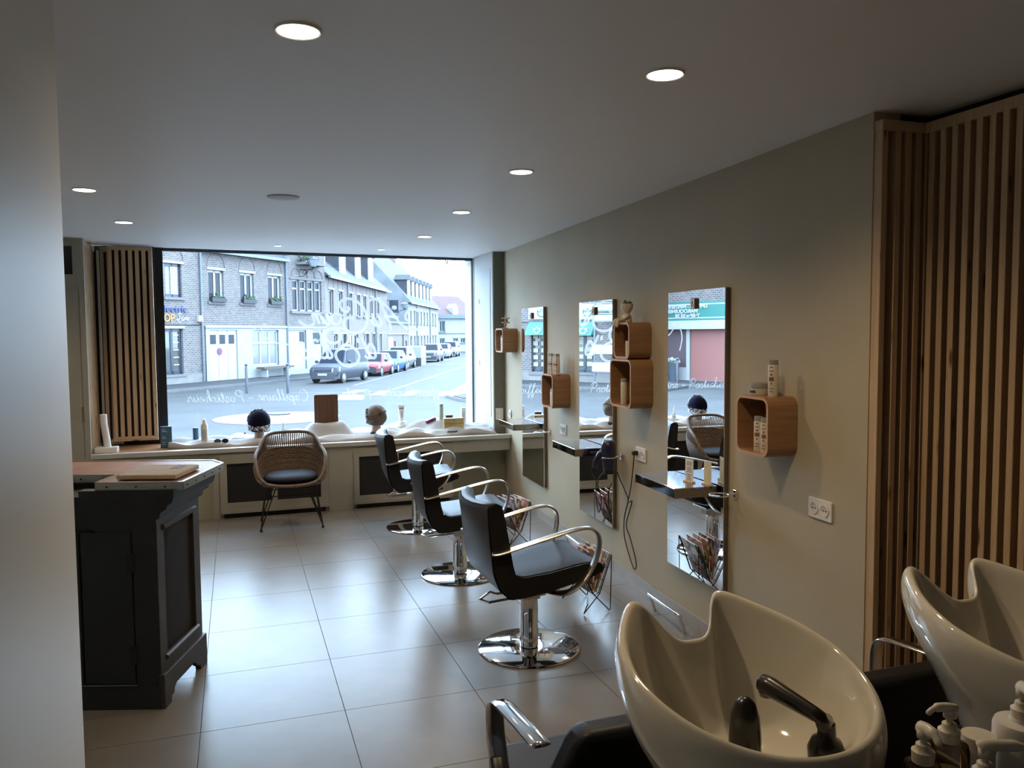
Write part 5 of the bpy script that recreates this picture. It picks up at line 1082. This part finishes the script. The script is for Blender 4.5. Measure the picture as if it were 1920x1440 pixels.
# house D: long row with dormers ------------------------------------------------------------
xD = X2(727); hD = house('terraced_house', 'long brick terrace with slate dormers and tall narrow windows', F2)
zD = (L2(615, 514)[1]+L2(720, 548)[1])/2
upz0, upz1 = L2(640, 590)[1], L2(640, 547)[1]; gz = L2(680, 626)[1]
upD = [(X2(a), X2(b), upz0, upz1) for a, b in ((618, 627), (636, 644), (656, 662), (670, 676.5), (682, 688), (695, 700), (708, 712))]
gdD = [(X2(a), X2(b), .15, gz) for a, b in ((625, 633), (639, 650), (656, 672), (683, 692), (698, 703), (709, 716))]
body(hD, 0, xD, zD, upD+gdD, BRICKP); roof(hD, 0, xD, zD, 4.2, 4.6)
for i, r in enumerate(upD): ewin(hD, *r, arch=True, mull=2, fw=.08, pm=EPANE)
for i, r in enumerate(gdD): ewin(hD, *r, fm=(EWHITE, EBLUE, EWHITE, EBROWN, EWHITE, EWHITE)[i], mull=2, sill=False, fw=.12, pm=(ECURT if i % 2 else EPANE))
for u in (652.5, 704): pipe(hD, X2(u), zD-.1)
def dormer(h, x, z, w, hh, m=SLATE, run=1.5):
    y = (z-zbase)*1.08 if False else .35
    d = MB().box(x-w/2, x+w/2, y, y+.12, z, z+hh).build('dormer_front', EWHITE, h); MB().box(x-w/2+.18, x+w/2-.18, y-.02, y, z+.25, z+hh-.2).build('dormer_pane', EPANE, d)
    MB().box(x-w/2+.02, x+w/2-.02, y+.12, y+run, z-.3, z+hh).build('dormer_cheek', m, d)
    MB().prism([(x-w/2-.15, z+hh), (x+w/2+.15, z+hh), (x, z+hh+w*.45)], y-.15, y+run, 'y').build('dormer_roof', m, d)
zbase = zD
for u in (617, 655, 683, 706): dormer(hD, X2(u), zD+.5, 1.5, 2.1)
# low building E and house F with the grey gable --------------------------------------------
xF = X2(766); xFe = X2(822); hE = house('garage_row', 'low brown building with paired garage doors between two terraces', F2)
zEl = L2(745, 607)[1]
gE = [(X2(a), X2(b), .1, L2(745, 640)[1]) for a, b in ((731, 735), (737, 742))]+[(X2(746), X2(757), .1, L2(745, 628)[1]), (X2(759), X2(763), .1, L2(745, 640)[1])]
body(hE, xD, xF, zEl, gE, BRICKP)
for r in gE: MB().box(r[0], r[1], .1, .14, r[2], r[3]).build('garage_door', EBROWN, hE)
MB().box(xD, xF, -.1, 0, L2(745, 627)[1], L2(745, 625)[1]).build('white_beam', EWHITE, hE); MB().box(xD, xF, -.15, 8, zEl, zEl+.2).build('flat_roof', SILLG, hE)
MB().box(xD+.02, xD+2.2, -.06, 0, .1, L2(730, 632)[1]).build('white_door', EWHITE, hE)
hF = house('terraced_house', 'far pale terrace with a grey rendered gable and a row of white dormers', F2); zF = (L2(767, 565)[1]+L2(820, 580)[1])/2
uz0, uz1 = L2(790, 608)[1], L2(790, 585)[1]; n = 9
upF = [(xF+1.2+i*(xFe-xF-2)/n, xF+2.3+i*(xFe-xF-2)/n, uz0, uz1) for i in range(n)]; gdF = [(xF+1.0+i*(xFe-xF-2)/n, xF+2.3+i*(xFe-xF-2)/n, .1, L2(770, 630)[1]) for i in range(n)]
body(hF, xF, xFe, zF, upF+gdF, mat('pale_brick_far', (.26, .24, .23), .9, noise=.1, nscale=3), 10)
for r in upF: ewin(hF, *r, mull=2, fw=.1)
for i, r in enumerate(gdF): ewin(hF, *r, mull=1, fw=.15, sill=False, pm=ECURT if i % 2 else EPANE)
rise = L2(722, 487)[1]-zF; roof(hF, xF, xFe, zF, 6.2, 5.2)
MB().prism([(-.25, zF-.05), (5.2, zF+6.25), (10.4, zF-.05), (10.4, 0), (-.02, 0), (-.02, zF-.05)], xF-.25, xF-.02, 'x').build('gable', EGREY, hF)
[dormer(hF, xF+3+i*(xFe-xF-4)/7, zF+.6, 1.3, 1.9) for i in range(7)]
for u, zz in ((712, 0), (740, 0), (763, 0)):
    pass
for k_, xx in enumerate((xF+1.2, xF+9, xF+18)): MB().box(xx, xx+1.2, 4.6, 5.6, zF+5.2, zF+8.0).box(xx-.1, xx+1.3, 4.5, 5.7, zF+7.7, zF+7.9).build('chimney', mat('chimney_brick', (.25, .15, .13), .9), hF)
for u in (781, 806): pipe(hF, X2(u), zF-.1)
lantern(F2, 739, 575, 1.6, 'bracket lantern in front of the grey rendered gable')
x, z = L2(724, 575); hs = thing('hanging_sign', 'dark blue hanging sign with a pale emblem near the grey gable', 'sign', F2[0]+F2[1]*(xD-.2)+Vector((0, 0, z)), F2[3])
MB().box(0, .06, -1.1, -.25, -.55, .55).build('board', EBLUE, hs); MB().box(.02, .05, -1.15, .05, .55, .60).build('bracket', BLACKM, hs); MB().sphere((-.02, -.68, -.1), (.03, .26, .2), 10, 8).build('emblem', EWHITE, hs)
# far end house G -----------------------------------------------------------------------------
gp0, gp1 = on_z(816, 660.6, S), on_z(905, 658.2, S)
FG = plane_frame(gp0, gp1); LG = lambda u, v: loc_on(FG, u, v); hG = house('far_house', 'white house with a red tiled roof closing the end of the street', FG)
zG = LG(850, 593)[1]; x0, x1 = LG(812, 640)[0], LG(900, 640)[0]
rG = [(LG(825, 650)[0], LG(835, 650)[0], LG(830, 622)[1], LG(830, 602)[1]), (LG(825, 650)[0], LG(834, 650)[0], .6, LG(830, 634)[1]), (LG(850, 650)[0], LG(859, 650)[0], 1.2, LG(850, 634)[1]), (LG(864, 650)[0], LG(873, 650)[0], 1.2, LG(868, 634)[1])]
body(hG, x0, x1, zG, rG, STUCCO)
for r in rG: ewin(hG, *r, fm=mat('turquoise_joinery', (.12, .20, .22), .5), mull=2, fw=.12)
MB().box(x0, x1, -.1, 0, LG(850, 626)[1], LG(850, 624.5)[1]).build('string_course', SILLG, hG)
roof(hG, x0, x1, zG, (LG(850, 556)[1]-zG)*1.12, 5, REDT)
MB().box(x0, x1, -.45, -.2, zG-.3, zG+.2).build('blue_gutter', mat('blue_gutter', (.07, .12, .18), .5), hG)
xg = LG(855, 580)[0]; zz = zG+.1; MB().prism([(xg-.45, zz), (xg+.45, zz), (xg+.45, zz+1.1), (xg, zz+1.6), (xg-.45, zz+1.1)], .1, 1.6, 'y').build('dormer', EWHITE, hG)
# librairie seen only in the mirrors -----------------------------------------------------------
RL = lambda u, v: refl_on(FL, u, v)
hL = thing('bookshop', 'brick bookshop with green sign and closed roller shutters, seen in the mirrors', 'shop', (FL[0].x, FL[0].y, S), FL[3])
ra = RL(1294, 650)[0]; rb = RL(1362, 650)[0]; pa = RL(1240, 650)[0]; pb = RL(1288, 650)[0]
zs0, zs1 = .12, RL(1320, 617)[1]; zw1 = RL(1300, 601)[1]; zg1 = RL(1300, 566)[1]
xl0, xl1 = min(ra, rb)-2.5, max(pa, pb)+.9
red = (min(ra, rb)-1.2, max(ra, rb), zs0, zs1); pur = (min(pa, pb), max(pa, pb)+.6, .75, zs1)
body(hL, xl0, xl1, zg1+3.8, [red, pur], BRICK); roof(hL, xl0, xl1, zg1+3.8)
RSH = mat('salmon_red_shutter', (.27, .10, .085), .6); PSH = mat('purple_grey_shutter', (.10, .065, .075), .6)
for r, mm in ((red, RSH), (pur, PSH)):
    q = MB(); nsl = int((r[3]-r[2])/.085)
    for i in range(nsl): z = r[2]+i*.085; q.prism([(.06, z), (.10, z+.005), (.10, z+.08), (.06, z+.082)], r[0], r[1], 'x')
    q.build('roller_shutter', mm, hL)
MB().box(pur[0], pur[1], -.03, .06, .1, .75).build('stall_riser', EWHITE, hL); MB().box(red[1], pur[0], -.06, .05, 0, zs1).build('white_pilaster', EWHITE, hL)
MB().box(xl0+.6, xl1-.6, -.35, 0, zs1, zw1).build('white_canopy', EWHITE, hL)
sg = MB().box(xl0+1.0, xl1-.8, -.18, 0, zw1, zg1).build('green_sign', mat('bookshop_green', (.02, .15, .125), .5), hL)
MB().box(xl0+1.05, xl1-.85, -.19, -.18, zg1-.16, zg1-.10).box(xl0+1.05, xl1-.85, -.19, -.18, zw1+.10, zw1+.16).build('sign_line', EWHITE, sg)
for txt, u_, v0, v1 in (('LIBRAIRIE - PAPETERIE', 1331, 570.5, 576.5), ('MAROQUINERIE', 1313, 579, 586), ('Tel/Fax 03 28', 1317, 588, 594.5)):
    xs, zt = RL(u_, v0); _, zb = RL(u_, v1); text_mesh('sign_letters', txt, (zt-zb)*1.38, EWHITE, sg, (xs, -.20, zb), (math.pi/2, 0, 0), 'LEFT', bold=.012, extrude=.01, sx=1.15)
pt = FL[0]+FL[1]*(pur[0]+.35)-FL[2]*.7
pot = thing('planter', 'tall grey planter with white flowers outside the bookshop', 'planter', (pt.x, pt.y, S)); MB().lathe([(.001, 0), (.2, 0), (.36, .95), (.38, 1.0), (.33, 1.0), (.32, .92), (.001, .92)], 24).build('pot', PIPE, pot, smooth=50)
g = MB()
for i in range(26): a = random.random()*6.28; r = random.random()*.33; g.sphere((r*math.cos(a), r*math.sin(a), 1.0+random.random()*.25), random.uniform(.06, .11), 6, 5)
g.build('flowers', mat('white_flowers', (.26, .29, .24), .8, noise=.6, nscale=15), pot)
strip(FL, -8, 8, -2.6, .1, .10, 'pavement_4', PAVE); strip(FL, -8, 8, -2.76, -2.6, .11, 'kerb_4', KERB)
# bollards -------------------------------------------------------------------------------------
def bollard(p, label):
    t = thing('bollard', label, 'bollard', p, 0, 'steel bollards along the kerb')
    MB().lathe([(.06, 0), (.06, 1.15), (.045, 1.18), (.035, 1.2)], 14).build('post', mat('bollard_grey', (.028, .032, .045), .4), t, smooth=40); MB().sphere((0, 0, 1.25), .065, 12, 8).build('knob', MATS['bollard_grey'], t, smooth=True)
bollard(on_z(463, 737.5, S), 'slim dark bollard before the white garage door'); bollard(on_z(540, 737, S), 'slim dark bollard between the bench and the parked grey van'); bollard(on_z(877.5, 742, S), 'slim dark bollard on the pale pavement corner')
pb_ = FL[0]+FL[1]*(red[1]-.9)-FL[2]*2.2; bollard((pb_.x, pb_.y, S), 'slim dark bollard outside the bookshop shutters')
# direction signs seen in the middle mirror ------------------------------------------------------
o = refl_ground(1115, 723); sg = thing('direction_signpost', 'grey post with pale arrow-shaped direction signs beside the green shop', 'signpost', (o.x, o.y, S), F1[3])
MB().cyl((0, 0, 0), (0, 0, 4.6), .05, n=10).build('post', PIPE, sg)
for z, w_, c in ((4.3, 1.5, 1), (3.75, 1.6, 1), (3.25, 1.3, 1), (1.75, 1.4, 0), (.9, 1.2, 0)):
    a = MB().prism([(-w_, z-.2), (-.1, z-.2), (.15, z), (-.1, z+.2), (-w_, z+.2)] if c else [(-w_, z-.22), (.1, z-.22), (.1, z+.22), (-w_, z+.22)], -.08, -.05, 'y').build('sign_plate', EWHITE, sg)
    if c: MB().tube([(-w_+.05, -.085, z-.16), (-.12, -.085, z-.16), (.08, -.085, z), (-.12, -.085, z+.16), (-w_+.05, -.085, z+.16)], .02, 4).build('sign_border', TEAL, a)
# ---------------------------------------------------------------- cars
TYRE = mat('tyre', (.012, .012, .013), .8); RIM = mat('wheel_rim', (.30, .31, .33), .3, .8); CGLASS = mat('car_glass', (.010, .016, .028), .3, spec=.05); LENS = mat('headlight_lens', (.34, .36, .38), .12); PLATE = mat('number_plate', (.32, .32, .33), .5); BUMP = mat('dark_bumper', (.025, .027, .035), .5)
def car(pfr, az, L, W, H, paint, label, wb, hood_z, belt, ws, we, rs, re, bumper=None, cat='car'):
    """pfr: ground point of the front right wheel as seen; ws/we: windscreen foot and top along x from the front; rs/re: rear window top and foot"""
    fx, fy = -math.sin(az), -math.cos(az); rz = math.atan2(fy, fx)
    tr = W-.22; ov = (L-wb)*.52; lx, ly = L/2-ov, tr/2        # viewed from the front its left wheel is at +y; the visible near side is +y
    c, s_ = math.cos(rz), math.sin(rz); ox = pfr.x-(c*lx-s_*ly); oy = pfr.y-(s_*lx+c*ly)
    t = thing('parked_car', label, cat, (ox, oy, S), rz, 'parked cars')
    h = W/2; X = lambda d: L/2-d
    st = [(0.0, .30, .58, .80), (.10, .22, hood_z-.14, .93), (.35, .20, hood_z-.05, .98), (ws, .20, hood_z+.03, 1.0), (L*.5, .20, belt, 1.0), (L-.5, .21, belt, .985), (L-.12, .26, belt-.03, .95), (L, .34, belt-.18, .86)]
    rings = [[(X(d), -h*k*.86, z0), (X(d), -h*k, (z0+z1)*.5-.05), (X(d), -h*k*.99, z1-.14), (X(d), -h*k*.90, z1-.01), (X(d), -h*k*.45, z1+.02), (X(d), h*k*.45, z1+.02), (X(d), h*k*.90, z1-.01), (X(d), h*k*.99, z1-.14), (X(d), h*k, (z0+z1)*.5-.05), (X(d), h*k*.86, z0)] for d, z0, z1, k in st]
    MB().loft(rings).build('body', paint, t, smooth=35)
    A = [(X(ws), h*.88, hood_z+.02), (X(re), h*.88, belt-.02)]; B = [(X(we), h*.70, H-.05), (X(rs), h*.70, H-.04)]
    g = MB(); g.add([(A[0][0], -A[0][1], A[0][2]), A[0], A[1], (A[1][0], -A[1][1], A[1][2]), (B[0][0], -B[0][1], B[0][2]), B[0], B[1], (B[1][0], -B[1][1], B[1][2]), (X((we+rs)/2), -h*.66, H), (X((we+rs)/2), h*.66, H)],
                    [(0, 1, 5, 4), (1, 2, 6, 9, 5), (2, 3, 7, 6), (3, 0, 4, 8, 7), (4, 5, 9, 8), (8, 9, 6, 7)])
    g.build('cabin', paint, t, bevel=.05, seg=2, smooth=40)
    def inset(P, i, off, nm):
        P = [Vector(p) for p in P]; cc = sum(P, Vector())/len(P); n = (P[1]-P[0]).cross(P[2]-P[0]).normalized()
        if n.dot(cc-Vector((X((ws+re)/2), 0, belt))) < 0: n = -n
        MB().add([p+(cc-p)*i+n*off for p in P], [tuple(range(len(P)))]).build(nm, CGLASS, t)
    V = g.v
    inset([V[0], V[1], V[5], V[4]], .10, .014, 'windscreen'); inset([V[3], V[2], V[6], V[7]], .12, .014, 'rear_window')
    for sd in (1, -1):
        a, b, c_, d = [Vector((v[0], v[1]*1, v[2])) for v in ((V[1], V[2], V[6], V[5]) if sd > 0 else (V[0], V[3], V[7], V[4]))]
        m1, m2 = a.lerp(b, .5), d.lerp(c_, .5)
        inset([a.lerp(b, .06), m1.lerp(a, .04), m2.lerp(d, .04), d.lerp(c_, .02)], .08, .012, 'side_window'); inset([m1.lerp(b, .04), b.lerp(a, .05), c_.lerp(d, .04), m2.lerp(c_, .04)], .08, .012, 'side_window')
        y = sd*(h*.99); MB().sphere((X(ws+.25), sd*(h+.09), hood_z+.12), (.07, .11, .09), 10, 7).build('door_mirror', BUMP, t, smooth=True)
        for xx in (L/2-ov, L/2-ov-wb):
            w_ = MB().cyl((xx, sd*(tr/2-.10), .31), (xx, sd*(h-.0), .31), .31, n=22).build('wheel', TYRE, t, smooth=40); MB().cyl((xx, sd*(h-.02), .31), (xx, sd*(h+.012), .31), .20, .17, 14).build('rim', RIM, w_)
        MB().loft([[(X(.30), sd*h*.93, hood_z-.12), (X(.05), sd*h*.62, hood_z-.22), (X(.02), sd*h*.62, hood_z-.36), (X(.22), sd*h*.965, hood_z-.33)], [(X(.36), sd*h*.99, hood_z-.11), (X(.02), sd*h*.60, hood_z-.20), (X(-.02), sd*h*.60, hood_z-.37), (X(.26), sd*h*1.0, hood_z-.34)]]).build('headlight', LENS, t)
    bm_ = bumper or BUMP
    MB().loft([[(X(.30), -h*1.0, z), (X(.0), -h*.80, z), (X(-.04), 0, z), (X(.0), h*.80, z), (X(.30), h*1.0, z), (X(.40), h*.9, z), (X(.40), -h*.9, z)] for z in (.24, .52)]).build('bumper', bm_, t, smooth=30)
    MB().box(X(.02), X(-.03), -h*.55, h*.55, hood_z-.32, hood_z-.24).build('grille', BUMP, t); MB().box(X(-.03), X(-.055), -.26, .26, .42, .53).build('number_plate', PLATE, t)
    return t
GREYV = mat('slate_grey_car_paint', (.034, .040, .055), .5, .1, spec=.3); REDC = mat('red_car_paint', (.22, .02, .035), .5, spec=.3); BLUEC = mat('azure_car_paint', (.008, .075, .22), .5, spec=.3); SILV = mat('silver_car_paint', (.10, .11, .125), .5, .1, spec=.3); WCAR = mat('white_car_paint', (.22, .23, .24), .5, spec=.3)
R_ = math.radians
car(on_z(642, 718, S), R_(33), 4.1, 1.72, 1.80, GREYV, 'slate grey high-roofed van parked facing the salon', 2.7, .98, 1.02, .95, 1.55, 4.0, 4.08, cat='van')
car(on_z(713, 705, S), R_(26), 3.7, 1.62, 1.38, REDC, 'small red hatchback parked behind the grey van', 2.4, .82, .86, 1.05, 1.7, 3.2, 3.6)
car(on_z(744, 698.3, S), R_(24), 4.05, 1.74, 1.45, BLUEC, 'bright blue hatchback parked behind the red one', 2.5, .88, .93, 1.1, 1.85, 3.5, 3.95, bumper=BLUEC)
car(on_z(763, 691.8, S), R_(23), 4.2, 1.76, 1.60, SILV, 'silver-grey hatchback half hidden behind the blue one', 2.55, .92, .96, 1.0, 1.8, 3.7, 4.1, bumper=SILV)
car(on_z(822, 678.5, S), R_(21), 4.4, 1.82, 1.62, SILV, 'silver crossover parked beyond the striped container', 2.65, 1.0, 1.03, 1.1, 1.9, 3.8, 4.3)
car(on_z(841, 671.5, S), R_(21), 4.3, 1.78, 1.50, WCAR, 'white hatchback parked behind the silver crossover', 2.6, .92, .96, 1.1, 1.9, 3.7, 4.2, bumper=WCAR)
car(on_z(856, 668.5, S), R_(21), 4.4, 1.85, 1.66, WCAR, 'white crossover at the far end of the parked row', 2.65, 1.0, 1.04, 1.1, 1.9, 3.8, 4.3)
p = on_z(779, 686.6, S); ct = thing('street_container', 'grey and white striped street container between parked cars', 'container', (p.x, p.y, S), F2[3]-math.pi/2)
MB().box(-1.0, .45, .0, 2.6, 0, .65).build('lower_body', BUMP, ct); MB().box(-1.0, .45, .0, 2.6, .65, 1.55).build('upper_body', mat('container_grey', (.26, .28, .31), .5), ct)
for i in range(6): MB().box(.455, .47, .1+i*.42, .28+i*.42, .05, 1.52).build('stripe', EWHITE, ct)
